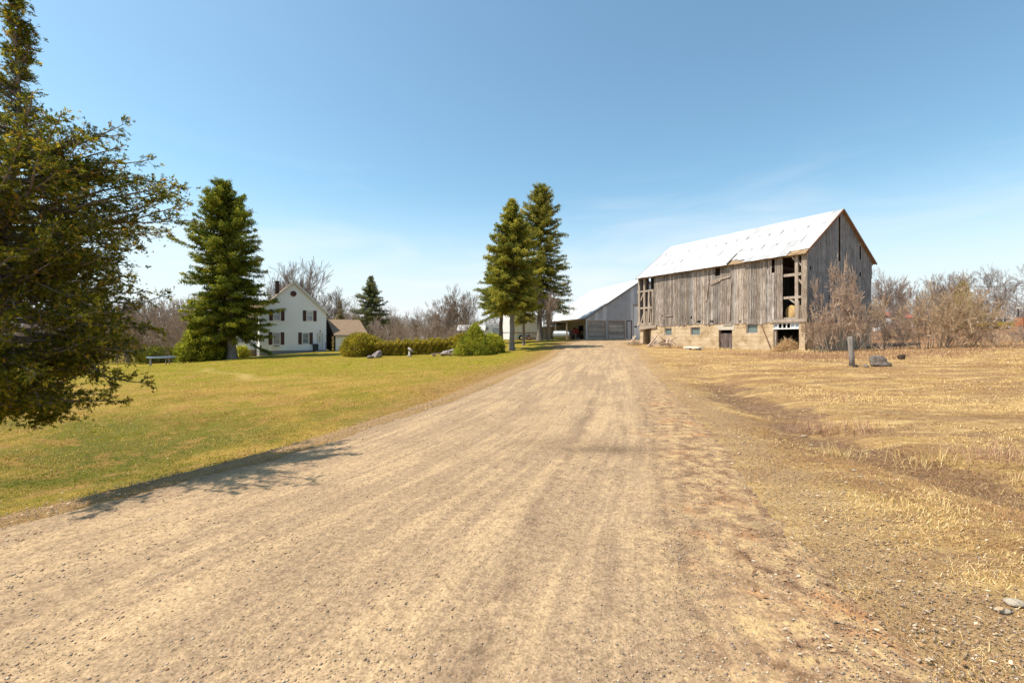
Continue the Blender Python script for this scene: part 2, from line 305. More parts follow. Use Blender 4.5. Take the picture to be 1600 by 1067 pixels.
# ------------------------------------------------------------------ grass, weeds, gravel
def blades(name, x, y, length, width, az, lift, cols, mat, dz=0.):
    n = len(x); z = H(x, y)+dz
    b = np.stack([x, y, z], 1); dr = np.stack([np.cos(az), np.sin(az), np.zeros(n)], 1); sd_ = np.stack([-np.sin(az), np.cos(az), np.zeros(n)], 1)*width[:, None]/2
    up = np.zeros((n, 3)); up[:, 2] = 1
    h = (length*lift)[:, None]; fw = (length*np.sqrt(np.clip(1-lift**2, .02, 1)))[:, None]
    mid = b+dr*fw*.5+up*h*.72; tip = b+dr*fw+up*h*(.35+.65*lift[:, None])
    Vv = np.stack([b-sd_, b+sd_, mid+sd_*.8, mid-sd_*.8, tip], 1).reshape(-1, 3); o = np.arange(n)[:, None]*5
    T = np.concatenate([o+np.array([0, 1, 2]), o+np.array([0, 2, 3]), o+np.array([3, 2, 4])])
    return link(name, npmesh(name, Vv, T, mat, col=np.repeat(cols, 5, 0)))
def leafmat(name, trans=.25, sc=1., rough=.8):
    n = N(name, 1., .0); cc = n.mix(1., n.attr('col', 'Color'), (sc, sc, sc), 'MULTIPLY')
    t = n.new('BsdfTranslucent'); n.put(t.inputs[0], cc); m = n.new('MixShader'); m.inputs[0].default_value = trans
    n.put(n.p.inputs['Base Color'], cc); out = n.t.nodes['Material Output']
    n.t.links.new(n.p.outputs[0], m.inputs[1]); n.t.links.new(t.outputs[0], m.inputs[2]); n.t.links.new(m.outputs[0], out.inputs[0]); return n.m
M_blade = leafmat('grass_blades', .3, 1.15)
def pick(n, pal, v=.15):
    p = np.array(pal); c = p[RS.randint(0, len(p), n)]; return np.clip(c*(1+RS.uniform(-v, v, (n, 1))), 0, 1)
# dry field grass, right of the driveway
n = 460000
D = 1.8*np.exp(RS.uniform(0, 1, n)**.9*math.log(36/1.8)); a = RS.uniform(-.05, 1.28, n); x = D*a; y = D
e = x-RX(y); hd = H(x, y)
pr = sstep(-1.0, 1.1, e+.5*fbm(x, y, 2.2))**1.3*(.35+.65*sstep(-.5, .6, fbm(x, y, 1.1)+fbm(x, y, 4.)*.5)); pr = np.where(y > 12, np.maximum(pr, sstep(-.2, .4, e)*.7), pr)
bx = (x-23.27)*(-.486)+(y-36.6)*.874; gx_ = (x-23.27)*.874+(y-36.6)*.486
pr = pr*(1-.85*sstep(.0, .35, fbm(x, y*1.5, 2.1)))
k = (RS.uniform(0, 1, n) < pr) & ~((gx_ > -.1) & (bx > 0)); x, y, D = x[k], y[k], D[k]; n = len(x)
br = np.clip((np.exp(-((x-ditchx(y))/.8)**2)+.6*np.exp(-((x-ditchx(y)-2.6)/1.1)**2)*(1-sstep(6, 10, y)))*(1-sstep(15, 22, y)), 0, 1)
cs = pick(n, [(.66,.46,.20),(.74,.55,.27),(.55,.36,.15),(.82,.64,.35),(.44,.28,.12),(.42,.31,.11)], .2)
cb = pick(n, [(.17,.10,.06),(.28,.17,.10),(.12,.075,.05),(.40,.27,.16)], .2)
br = br*sstep(-.5, .3, fbm(x, y, 3.))
cs = np.where((RS.uniform(0, 1, n) < br*.85)[:, None], cb, cs)
mo2 = .6*sstep(.1, .45, fbm(x*.5+7, y*1.3, .55))*(1-sstep(24, 34, y))
mo = np.clip(mo2+sstep(-.15, .35, fbm(x*.7+3, y*1.6, 1.3)+.35*fbm(x, y, 5.))*.75+.25*(1-sstep(6, 12, y)), 0, 1); cs = np.where((RS.uniform(0, 1, n) < mo)[:, None], pick(n, [(.36,.2,.1),(.27,.16,.08),(.42,.27,.11)], .2), cs)
rd = (sstep(23.5, 27, y-(x-18)*.18+1.6*fbm(x, y, .7)+.8*fbm(x, y, 2.))*sstep(13, 17, x)*(.55+.45*fbm(x, y, .5)))[:, None]
cs = np.where(RS.uniform(0, 1, (n, 1)) < rd*.75, pick(n, [(.30,.15,.08),(.38,.22,.12),(.46,.31,.16)], .2), cs)
flow = .3+1.6*fbm(x, y, .8)
o = blades('dry_grass', x, y, RS.uniform(.02, .07, n)*(1+D*.09), RS.uniform(.0009, .0022, n)*(1+D*.34), flow+RS.normal(0, .55, n)+math.pi*(RS.uniform(0, 1, n) > .5), RS.uniform(.05, .5, n)**1.2, cs, M_blade)
tag(o, 'flattened straw coloured dead grass on the field right of the driveway', 'dry grass', kind='stuff')
# lawn
n = 300000
D = 3.4*np.exp(RS.uniform(0, 1, n)**.85*math.log(46/3.4)); a = RS.uniform(-1.35, .12, n); x = D*a; y = D; e = LX(y)-x
k = (RS.uniform(0, 1, n) > pathm(x, y)*.9) & (RS.uniform(0, 1, n) > .8*sstep(.15, .5, fbm(x, y, 2.2))) & (e+.55*fbm(x, y, 4.) > .0) & (RS.uniform(0, 1, n) < sstep(-.2, 1.2, e)*.9+.1); x, y, D, e = x[k], y[k], D[k], e[k]; n = len(x)
gm = np.clip(sstep(16, 30, y)*.62+(1-sstep(9, 15, y))*sstep(-.25, .3, fbm(x, y, .8))*.95+.08+.35*fbm(x, y, .45)*(1-.5*sstep(16, 30, y)), 0, 1)
nlb = (1-.6*sstep(13, 22, y+2*fbm(x, y, 1.)))*sstep(.0, .5, fbm(x, y, 1.6)+.1)*.7
cs = np.where((RS.uniform(0, 1, n) < gm)[:, None], pick(n, [(.20,.215,.006),(.30,.28,.010),(.13,.15,.006)], .2), pick(n, [(.47,.31,.09),(.36,.22,.06),(.56,.39,.13),(.34,.25,.04)], .2))
nlb = np.maximum(nlb, .7*(1-sstep(.5, 3.4, e+1.5*fbm(x, y, 1.5))))
ndg = (1-sstep(8, 14, y))*sstep(-.2, .25, fbm(x, y, 1.1))*sstep(.3, 1.6, e)*.85; cs = np.where((RS.uniform(0, 1, n) < ndg)[:, None], pick(n, [(.08,.10,.006),(.13,.14,.01),(.06,.07,.006)], .2), cs)
nlb = nlb*(1-ndg*.7)
cs = np.where((RS.uniform(0, 1, n) < nlb)[:, None], pick(n, [(.30,.16,.05),(.38,.22,.08),(.22,.13,.04)], .2), cs)
o = blades('lawn_grass', x, y, RS.uniform(.02, .05, n)*(1+D*.02)*(1+.9*sstep(.1, .8, fbm(x, y, 2.5))), RS.uniform(.0015, .0032, n)*(1+D*.22), RS.uniform(0, 6.28, n), RS.uniform(.2, .75, n), cs, M_blade)
tag(o, 'short patchy spring lawn grass between the driveway and the house', 'lawn', kind='stuff')
# upright dead stems in clumps near the ditch and by the barn
cl = [(5.55,8.3,.45,.42,260,0),(6.0,8.0,.3,.35,120,0),(5.6,6.2,.35,.3,140,1),(4.7,6.6,.25,.3,90,1),(6.3,6.0,.5,.35,200,0),(6.0,5.2,.4,.2,160,1),(8.0,11.5,1.,.25,200,0),(3.9,4.2,.4,.13,200,1)]
xs, ys_, ls, lf, cc = [], [], [], [], []
for (cx_, cy_, rr, hh, m, t) in cl:
    xs.append(RS.normal(cx_, rr*.6, m)); ys_.append(RS.normal(cy_, rr*.4, m)); ls.append(RS.uniform(.4, 1., m)*hh); lf.append(RS.uniform(.5, 1., m))
    cc.append(pick(m, [(.36,.2,.14),(.5,.33,.2),(.26,.16,.11)] if t == 0 else [(.6,.45,.22),(.5,.34,.14)], .2))
# tall weeds along the barn base and the far brush edge
m = 5200; t = RS.uniform(-2, 20, m); off = -np.abs(RS.normal(.15, .5, m)); wx = 23.27-.486*t+.874*off; wy = 36.6+.874*t+.486*off
xs.append(wx); ys_.append(wy); ls.append(RS.uniform(.1, .38, m)); lf.append(RS.uniform(.4, .95, m)); cc.append(pick(m, [(.55,.42,.2),(.45,.3,.14),(.62,.5,.3)], .2))
m = 9000; wx = RS.uniform(15, 45, m); wy = 23+(wx-16)*.16+RS.uniform(0, 1, m)**1.3*10+2.2*fbm(wx, wx*1.7, .6); xs.append(wx); ys_.append(wy); ls.append(RS.uniform(.08, .34, m)); lf.append(RS.uniform(.3, .95, m)); cc.append(pick(m, [(.30,.16,.09),(.40,.25,.14),(.52,.37,.2),(.24,.14,.09)], .25))
xs, ys_, ls, lf, cc = map(np.concatenate, (xs, ys_, ls, lf, cc)); m = len(xs)
o = blades('dead_weeds', xs, ys_, ls, .003*(1+ys_*.13), RS.uniform(0, 6.28, m), lf, cc, M_blade)
tag(o, 'upright dead weed stems along the ditch, the barn wall and the brush line', 'dead weeds', kind='stuff')
# loose stones
n = 210000
D = 1.7*np.exp(RS.uniform(0, 1, n)**1.1*math.log(16/1.7)); a = RS.uniform(-1.3, 1.2, n); x = D*a; y = D
l, r = LX(y), RX(y); e = np.minimum(x-l, r-x)
pr = np.where(x > r-1.5, sstep(-1.3, -.2, r-x)*.45, .30*sstep(-.6, .7, fbm(x, y, 1.3))+.05+.5*(1-sstep(.1, .8, x-l)))*(x > l-.1)
k = RS.uniform(0, 1, n) < pr; x, y, D = x[k], y[k], D[k]; l, r = l[k], r[k]; n = len(x)
sz = (.0022+.0065*RS.uniform(0, 1, n)**5)*(1+D*.11); z = H(x, y)+np.where(x < r-.12, .018+.006*np.sin((x-l)*5.1+np.sin(y*.2)*2), .004)+sz*.15
oc = np.array([(1,0,0),(0,1,0),(-1,0,0),(0,-1,0),(.1,.1,.75),(-.1,0,-.5)], float)
ang = RS.uniform(0, 6.28, n); pts = oc[None]*(1+RS.uniform(-.35, .35, (n, 6, 3)))*sz[:, None, None]
rx = pts[..., 0]*np.cos(ang)[:, None]-pts[..., 1]*np.sin(ang)[:, None]; ry = pts[..., 0]*np.sin(ang)[:, None]+pts[..., 1]*np.cos(ang)[:, None]
Vv = np.stack([rx+x[:, None], ry+y[:, None], pts[..., 2]+z[:, None]], -1).reshape(-1, 3)
T = np.array([(0,1,4),(1,2,4),(2,3,4),(3,0,4),(1,0,5),(2,1,5),(3,2,5),(0,3,5)]); T = (np.arange(n)[:, None, None]*6+T[None]).reshape(-1, 3)
cs = pick(n, [(.36,.26,.17),(.46,.34,.22),(.27,.19,.13),(.40,.29,.18),(.52,.42,.31),(.36,.22,.13),(.33,.26,.20),(.22,.17,.13)], .2)
tag(link('loose_gravel', npmesh('loose_gravel', Vv, T, simple('stone_chips', (1, 1, 1), .9, .2, .15, 60), col=np.repeat(cs, 6, 0))), 'loose pebbles and stone chips scattered over the driveway and its shoulder', 'gravel', kind='stuff')

# fallen leaves and litter
def kites0(P_, az, ln, wd, tilt):
    n_ = len(P_); dx = np.stack([np.cos(az), np.sin(az), tilt], 1); sx_ = np.stack([-np.sin(az), np.cos(az), tilt*.6], 1)
    V_ = np.stack([P_, P_+dx*ln[:, None]*.5+sx_*wd[:, None], P_+dx*ln[:, None], P_+dx*ln[:, None]*.5-sx_*wd[:, None]], 1).reshape(-1, 3); return V_, np.arange(n_*4).reshape(-1, 4)
n = 9000; D = 2.2*np.exp(RS.uniform(0, 1, n)*math.log(22/2.2)); a = RS.uniform(-1.3, 1.25, n); x = D*a; y = D
k = ((x > RX(y)-1.0) | (x < LX(y)+.5)) & (RS.uniform(0, 1, n) < .35+.6*sstep(0, .4, fbm(x, y, 2.))); x, y, D = x[k], y[k], D[k]; n = len(x)
V_, F_ = kites0(np.stack([x, y, H(x, y)+.022+.012*RS.uniform(0, 1, n)], 1), RS.uniform(0, 6.28, n), RS.uniform(.012, .035, n)*(1+D*.05), RS.uniform(.004, .012, n)*(1+D*.05), RS.uniform(-.3, .5, n))
tag(link('fallen_leaves', npmesh('fallen_leaves', V_, F_, M_blade, col=np.repeat(pick(n, [(.30,.16,.08),(.20,.11,.06),(.45,.30,.17),(.58,.48,.36),(.16,.09,.06)], .2), 4, 0))), 'scattered dead leaves and litter in the grass on both verges', 'dead leaves', kind='stuff')

# ------------------------------------------------------------------ plants
def tubes_np(segs, sides=3):
    A = np.array([s[0] for s in segs]); B = np.array([s[1] for s in segs]); r0 = np.array([s[2] for s in segs]); r1 = np.array([s[3] for s in segs])
    d = B-A; d /= np.linalg.norm(d, axis=1)[:, None]+1e-9; u = np.where(np.abs(d[:, 2:3]) < .9, [[0, 0, 1.]], [[1., 0, 0]])
    x = np.cross(d, u); x /= np.linalg.norm(x, axis=1)[:, None]; y = np.cross(x, d); Vs = []
    for P_, r_ in ((A, r0), (B, r1)):
        for k in range(sides):
            t = 2*math.pi*k/sides; Vs.append(P_+(x*math.cos(t)+y*math.sin(t))*r_[:, None])
    V_ = np.stack(Vs, 1).reshape(-1, 3); o = np.arange(len(A))[:, None]*2*sides
    Fq = np.concatenate([o+np.array([k, (k+1) % sides, sides+(k+1) % sides, sides+k]) for k in range(sides)]); return V_, Fq
def bark(name, lo, hi):
    n = N(name, .95, .1); o = n.obj(); f = n.noise(n.map(o, (6, 6, 1.2)), 2, 5, .7); n.bump(f, .6, .04)
    return n.color(n.mix(n.math('MULTIPLY', n.rnd(), .35), n.ramp(f, [(.35, lo), (.65, hi)]), hi))
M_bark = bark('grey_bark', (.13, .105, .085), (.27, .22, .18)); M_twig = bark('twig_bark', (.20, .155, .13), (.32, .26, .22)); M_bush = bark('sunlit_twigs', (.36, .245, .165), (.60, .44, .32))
M_rtwig = bark('red_twigs', (.25, .185, .145), (.44, .34, .27)); M_tan = bark('tan_twigs', (.36, .25, .15), (.58, .42, .27))
M_dark = bark('dark_bark', (.06, .045, .035), (.17, .13, .10)); M_ebark = bark('spruce_bark', (.12, .10, .085), (.27, .235, .20))
def perp(d, rnd):
    v = Vector((rnd.gauss(0, 1), rnd.gauss(0, 1), rnd.gauss(0, 1))); v -= v.dot(d)*d; return v.normalized()
def grow(segs, p, d, L, r, depth, rnd, ang=.5, up=.12, k=(2, 3), ratio=.76, nseg=3, minr=.004):
    for i in range(nseg):
        d = (d+perp(d, rnd)*.13+Vector((0, 0, up))*.35).normalized(); q = p+d*(L/nseg); r2 = max(minr, r*(1-.28/nseg))
        segs.append((tuple(p), tuple(q), r, r2)); p = q; r = r2
        if depth > 0 and i < nseg-1 and rnd.random() < .75:
            dd = (d*math.cos(ang*1.3)+perp(d, rnd)*math.sin(ang*1.3)).normalized(); grow(segs, p, dd, L*ratio*rnd.uniform(.55, .85), r*.5, depth-2, rnd, ang, up, k, ratio, nseg, minr)
    if depth > 0:
        for j in range(rnd.choice(k)):
            a_ = ang*rnd.uniform(.5, 1.25); dd = (d*math.cos(a_)+perp(d, rnd)*math.sin(a_)).normalized()
            grow(segs, p, dd, L*ratio*rnd.uniform(.75, 1.15), r*.68, depth-1, rnd, ang, up, k, ratio, nseg, minr)
def bare_meshes(nm, Hh, seed, depth=5, ang=.48, up=.15, first=.26, r=.16, mat=M_bark, tmat=M_twig, stems=1, spread=.25, ratio=.76, minr=.014, k=(2, 3)):
    rnd = random.Random(seed); segs = []
    for i in range(stems):
        d_ = Vector((rnd.gauss(0, spread), rnd.gauss(0, spread), 1)).normalized() if stems > 1 else Vector((rnd.gauss(0, .04), rnd.gauss(0, .04), 1)).normalized()
        p0 = Vector((rnd.gauss(0, .12), rnd.gauss(0, .12), -.2)) if stems > 1 else Vector((0, 0, -.2))
        grow(segs, p0, d_, Hh*first*rnd.uniform(.8, 1.1), r*rnd.uniform(.7, 1), depth, rnd, ang, up, k, ratio, 3, minr)
    mxz = max(s[1][2] for s in segs); sc = Hh/mxz
    segs = [(tuple(np.array(a)*sc), tuple(np.array(b)*sc), r0, r1) for a, b, r0, r1 in segs]
    big = [s for s in segs if s[2] > r*.45]; sm = [s for s in segs if s[2] <= r*.45]
    V1, F1 = tubes_np(big, 6); V2, F2 = tubes_np(sm, 3)
    return npmesh('trunk', V1, F1, mat, smooth=True), npmesh('branches', V2, F2, tmat)
def plant(name, meshes, loc, label, cat, group=None, rz=0., sc=1.):
    root = empty(name, loc, label, cat, group); root.rotation_euler = (0, 0, rz); root.scale = (sc, sc, sc) if not hasattr(sc, '__len__') else sc
    for nm_, m_ in meshes: o_ = bpy.data.objects.new(nm_, m_); COL.objects.link(o_); o_.parent = root
    return root
def kites(P_, Dr, Nn, Ln, Wd):
    Dr = Dr/(np.linalg.norm(Dr, axis=1)[:, None]+1e-9); s_ = np.cross(Dr, Nn); s_ /= np.linalg.norm(s_, axis=1)[:, None]+1e-9
    L1 = Ln[:, None]; W1 = Wd[:, None]/2; nn = np.cross(s_, Dr)
    V_ = np.stack([P_, P_+Dr*L1*.45+s_*W1, P_+Dr*L1-nn*L1*.12, P_+Dr*L1*.45-s_*W1], 1).reshape(-1, 3)
    return V_, np.arange(len(P_)*4).reshape(-1, 4)
M_spruce = leafmat('spruce_needles', .42, 2.4); M_cedar = leafmat('cedar_sprays', .50, 2.6)
def spruce_meshes(Hh, zb, prof, seed, lean=0., nleaf=60000, pal=None, lf=(.16, .34), wf=(.05, .10), tr=.26, droop=.35, bark_=M_ebark, whorl=.42, sky=1.):
    rs = np.random.RandomState(seed); rnd = random.Random(seed); segs = []; pts = []; dirs = []; tipf = []
    ax = lambda z: Vector((lean*z/Hh, 0, z)); z = -.3; prev = ax(z)
    NT = 14
    for i in range(NT):
        z2 = -.3+(Hh+.1)*(i+1)/NT; r0 = tr*(1-i/NT)**.8+.02; r1 = tr*(1-(i+1)/NT)**.8+.015
        q = ax(z2)+Vector((rnd.gauss(0, .03), rnd.gauss(0, .03), 0)); segs.append((tuple(prev), tuple(q), r0*(1.45 if i == 0 else 1), r1)); prev = q
    zc = zb
    while zc < Hh-.15:
        f = (zc-zb)/(Hh-zb); Rm = prof(zc); nb = int(4+2*(1-f)+rnd.random()*2)
        a0 = rnd.uniform(0, 6.28)
        for b in range(nb):
            az = a0+b*6.28/nb+rnd.gauss(0, .25); Lb = Rm*rnd.uniform(.6, 1.08)*(1+.09*math.sin(az*2+zc*.9+seed)+.07*math.sin(az*3-zc*2.1))*(1.18 if rnd.random() < .12 else 1)
            el = -.22+.95*f**1.3+rnd.gauss(0, .17)
            p = ax(zc+rnd.uniform(-.3, .3)); dr = Vector((math.cos(az)*math.cos(el), math.sin(az)*math.cos(el), math.sin(el)))
            m_ = 6; r_ = .035*(1-f)+.012
            for j in range(m_):
                dr = (dr+Vector((0, 0, (-.06 if j < 3 else .11)))+perp(dr, rnd)*.06).normalized(); q = p+dr*Lb/m_
                segs.append((tuple(p), tuple(q), r_*(1-j/m_)+.006, r_*(1-(j+1)/m_)+.005))
                t0 = (j+rnd.random())/m_
                if j >= 1 or f > .6:
                    for h_ in range(max(1, int(3.2*Lb))):
                        u_ = rnd.random(); pp = p.lerp(q, u_); side = Vector((-math.sin(az), math.cos(az), 0))*rnd.choice((-1, 1)); ln = Lb*.30*(1-(j+u_)/m_*.6)*rnd.uniform(.3, 1)
                        dd = (dr*.75+side*.9+Vector((0, 0, -droop*rnd.uniform(.3, 1.3)))).normalized()
                        for g_ in range(3):
                            pts.append(pp+dd*ln*(g_+.4)/3); dirs.append(dd); tipf.append((j+u_)/m_)
                p = q
        zc += whorl*(.38+.35*(1-f))*rnd.uniform(.6, 1.45)
    pts = np.array([tuple(p) for p in pts]); dirs = np.array([tuple(p) for p in dirs]); tipf = np.array(tipf)
    k = rs.randint(0, len(pts), nleaf)
    Pp = pts[k]+rs.normal(0, .07, (nleaf, 3)); Dd = dirs[k]*.7+rs.normal(0, .55, (nleaf, 3))+[0, 0, -.12]; Nn = rs.normal(0, 1, (nleaf, 3))+[0, 0, .6]
    V_, F_ = kites(Pp, Dd, Nn, rs.uniform(*lf, nleaf), rs.uniform(*wf, nleaf))
    pal = np.array(pal or [(.055,.068,.010),(.10,.10,.012),(.030,.042,.010),(.155,.14,.016),(.072,.080,.011)])
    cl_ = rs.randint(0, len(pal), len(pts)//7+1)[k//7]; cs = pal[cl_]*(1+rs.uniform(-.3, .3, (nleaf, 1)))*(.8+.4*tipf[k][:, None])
    V1, F1 = tubes_np(segs[:NT], 9); V2, F2 = tubes_np(segs[NT:], 3)
    tm = npmesh('trunk', V1, F1, bark_, smooth=True); bm_ = npmesh('branches', V2, F2, M_dark)
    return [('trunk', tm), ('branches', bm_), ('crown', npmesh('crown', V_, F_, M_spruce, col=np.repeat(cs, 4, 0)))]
def interp_prof(zs, rs_): return lambda z: float(np.interp(z, zs, rs_))
# spruces
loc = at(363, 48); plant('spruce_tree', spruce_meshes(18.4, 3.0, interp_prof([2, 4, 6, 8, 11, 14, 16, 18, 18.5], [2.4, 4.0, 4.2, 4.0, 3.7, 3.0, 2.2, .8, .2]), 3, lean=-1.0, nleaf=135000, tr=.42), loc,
    'tallest dark green spruce standing in front of the left corner of the white house', 'spruce tree')
loc = at(351, 50); plant('spruce_tree', spruce_meshes(12, 3.0, interp_prof([2, 5, 8, 12], [2.4, 2.6, 1.9, .2]), 13, nleaf=22000, tr=.3, lean=.3, bark_=bark('red_bark', (.12, .06, .04), (.26, .15, .10))), loc,
    'reddish brown second spruce trunk just left of the big spruce by the house', 'spruce tree')
loc = at(800, 46); plant('spruce_tree', spruce_meshes(15.0, 4.6, interp_prof([3, 4.5, 6, 8, 10, 12, 14, 15], [2.8, 3.3, 3.3, 3.0, 2.4, 1.7, .8, .1]), 5, nleaf=72000, tr=.26, droop=.5,
    pal=[(.094,.092,.015),(.142,.130,.019),(.046,.055,.012),(.175,.148,.025),(.108,.103,.017)]), loc, 'nearer and shorter spruce of the pair left of the driveway end, bare lower trunk', 'spruce tree')
loc = at(843, 62); plant('spruce_tree', spruce_meshes(21.0, 5.0, interp_prof([4, 6, 9, 12.5, 16, 19, 20.3, 21], [3.0, 4.5, 4.1, 3.4, 2.7, 1.9, 1., .1]), 6, nleaf=95000, tr=.36, lean=.2,
    pal=[(.075,.075,.013),(.125,.11,.018),(.04,.048,.012),(.155,.13,.024)]), loc, 'taller narrow spruce beside the metal shed, right one of the pair by the driveway', 'spruce tree')
loc = at(783, 58); plant('spruce_tree', spruce_meshes(11.5, 4.3, interp_prof([2, 4, 7, 10, 11.5], [3.4, 3.9, 3.1, 1.5, .1]), 7, nleaf=42000, tr=.26,
    pal=[(.09,.095,.02),(.13,.12,.025),(.055,.065,.016)], bark_=M_dark), loc, 'lower spruce with dark trunk behind the pair, just left of the white box trailer', 'spruce tree')
loc = at(818, 52); plant('spruce_tree', spruce_meshes(9.0, 3.0, interp_prof([2, 4, 6, 9], [1.2, 1.9, 1.3, .1]), 8, nleaf=14000, tr=.15,
    pal=[(.10,.10,.025),(.14,.125,.03)], bark_=M_bark), loc, 'thin pale trunked spruce between the two tall spruces by the driveway', 'spruce tree')
loc = at(580, 74); plant('spruce_tree', spruce_meshes(11.3, 1.6, interp_prof([1, 3, 5, 8, 10, 11.3], [3.2, 3.3, 2.8, 1.9, 1.0, .1]), 9, nleaf=36000, tr=.3, droop=.55,
    pal=[(.05,.058,.02),(.08,.085,.03),(.035,.045,.018),(.10,.09,.04)]), loc, 'open branched spruce standing alone behind the hedge, right of the garage', 'spruce tree')
loc = at(531, 82); plant('spruce_tree', spruce_meshes(8.4, .8, interp_prof([0, 2, 5, 8.4], [2.3, 2.3, 1.2, .1]), 10, nleaf=14000, tr=.2,
    pal=[(.14,.12,.05),(.19,.15,.07),(.10,.09,.035)]), loc, 'small olive brown conifer rising behind the garage roof', 'conifer')
# leafy evergreens that reach the ground
def evergreen(name, loc, Hh, rad, seed, nl, label, cat, pal, lf=(.12, .26), wf=(.05, .09), shape='cone', trunk=.1, grp=None):
    rs = np.random.RandomState(seed); nb = 900
    ph = rs.uniform(0, 6.28, nb); zz = rs.uniform(0.02, 1, nb)**1.1
    if shape == 'cone': rr = rad*np.interp(zz, [0, .1, .3, .6, .85, 1], [.85, 1, .84, .46, .2, .02])
    else: rr = rad*np.sqrt(np.clip(1-((zz-.35)/.66)**2, 0, 1))
    rr = rr*(1+.14*np.sin(ph*3+seed)+.10*np.sin(ph*5+zz*9))*rs.uniform(.65, 1.06, nb)
    C = np.stack([rr*np.cos(ph), rr*np.sin(ph), zz*Hh], 1); k = rs.randint(0, nb, nl)
    Pp = C[k]+rs.normal(0, .11*rad**.5, (nl, 3)); Pp[:, 2] = np.maximum(Pp[:, 2], .03)
    out = np.stack([np.cos(ph), np.sin(ph), .9+0*ph], 1)[k]
    V_, F_ = kites(Pp, out+rs.normal(0, .5, (nl, 3)), rs.normal(0, 1, (nl, 3)), rs.uniform(*lf, nl), rs.uniform(*wf, nl))
    pal = np.array(pal); cs = pal[rs.randint(0, len(pal), nb)[k]]*(rs.uniform(.55, 1.25, nb)[k])[:, None]*(1+rs.uniform(-.3, .3, (nl, 1)))
    segs = [((0, 0, -.2), (0, 0, Hh*.85), trunk, .02)]+[((0, 0, C[i, 2]*.6), tuple(C[i]*.9), .02, .006) for i in range(0, nb, 5)]
    V1, F1 = tubes_np(segs, 5)
    return plant(name, [('trunk', npmesh('trunk', V1, F1, M_dark)), ('crown', npmesh('crown', V_, F_, M_cedar, col=np.repeat(cs, 4, 0)))], loc, label, cat, grp)
CP1 = [(.12,.135,.014),(.18,.175,.02),(.075,.09,.012),(.21,.18,.025)]; CP2 = [(.125,.112,.012),(.18,.145,.016),(.07,.068,.010),(.21,.15,.022)]
evergreen('cedar_tree', at(313, 47), 5.2, 1.8, 21, 30000, 'bright green cedar reaching the ground left of the big spruce', 'cedar tree', [(.13,.135,.014),(.18,.17,.018),(.06,.07,.010),(.10,.105,.012)], lf=(.15, .32), wf=(.06, .11))
evergreen('cedar_tree', at(330, 49), 3.6, 1.9, 22, 14000, 'low dark green cedar at the foot of the big spruce', 'cedar tree', [(.05,.065,.012),(.09,.10,.016)])
evergreen('cedar_shrub', at(378, 56), 1.3, .7, 29, 3000, 'small round yellow green shrub at the left corner of the white house', 'shrub', CP1, shape='round')
evergreen('cedar_shrub', at(743, 41.5), 2.5, 1.7, 23, 24000, 'cone shaped green cedar shrub, taller of the two beside the spruces', 'shrub', CP1, lf=(.1, .2), wf=(.04, .075))
evergreen('cedar_shrub', at(768, 43.5), 1.6, 1.15, 24, 14000, 'rounded lower cedar shrub just right of the cone shaped one', 'shrub', CP1, lf=(.1, .2), wf=(.04, .075), shape='round')
evergreen('cedar_shrub', at(563, 46), 2.05, 1.75, 25, 20000, 'bulky golden green cedar shrub at the left end of the hedge', 'shrub', CP2, lf=(.1, .2), wf=(.04, .075), shape='round')
evergreen('cedar_shrub', at(725, 47), 1.7, 1.3, 26, 9000, 'golden cedar shrub at the right end of the hedge behind the stone pile', 'shrub', CP2, shape='round')
evergreen('cedar_shrub', at(252, 60), 1.9, 2.2, 27, 9000, 'dark low evergreen shrub behind the trampoline', 'shrub', [(.05,.065,.012),(.10,.10,.018)], shape='round')
evergreen('cedar_tree', at(1504, 66), 6.6, 2.3, 28, 9000, 'olive green conifer tip showing above the round thicket on the right', 'conifer', [(.16,.14,.03),(.2,.17,.04)])
# clipped low hedge
rs = np.random.RandomState(31); nl = 60000; hx = rs.uniform(0, 1, nl); px = 576+hx*150; Dd_ = 46+hx*1.2
tt = rs.uniform(0, 1, nl); wob = .96+.22*fbm(px*.5, px*0+4, 1.)+.10*fbm(px*.5, px*0+9, 4.); ph = rs.uniform(-.5, 3.64, nl); rr = rs.uniform(.72, 1.05, nl)
xx = (px-CX)/F*Dd_; yy = Dd_-np.cos(ph)*.65*rr*wob; zz = H(xx, Dd_)+.12+np.maximum(0, np.sin(ph)*.0+np.abs(np.sin(ph)))*1.3*rr*wob
k = rs.randint(0, 4, nl); zz = np.where(k == 0, H(xx, Dd_)+rs.uniform(.05, 1.2, nl), zz); yy = np.where(k == 0, Dd_-.62*wob*rs.uniform(.8, 1.05, nl), yy)
V_, F_ = kites(np.stack([xx, yy, zz], 1)+rs.normal(0, .06, (nl, 3)), rs.normal(0, .55, (nl, 3))+[0, -.35, .7], rs.normal(0, 1, (nl, 3)), rs.uniform(.09, .19, nl), rs.uniform(.04, .07, nl))
cp = np.array(CP2+[(.15,.11,.03)]); cs = cp[(np.floor(px*.33+zz*2.3).astype(int)*7+np.floor(px*.9-zz*4).astype(int)*3) % len(cp)]*(1+rs.uniform(-.3, .3, (nl, 1)))
ho = empty('cedar_hedge', at(650, 46), 'long low golden green cedar hedge across the back of the lawn', 'hedge')
V_ = V_-np.array(ho.location)
o = link('foliage', npmesh('foliage', V_, F_, M_cedar, col=np.repeat(cs, 4, 0)), ho)
b = MB()
for i in range(60):
    px_ = 576+150*i/59; x_, y_, z_ = at(px_, 46+1.2*i/59); b.tube([(x_, y_, z_-.1), (x_+random.gauss(0, .08), y_+random.gauss(0, .1), z_+.9)], [.03, .012], 5)
b.build('stems', M_dark, ho)

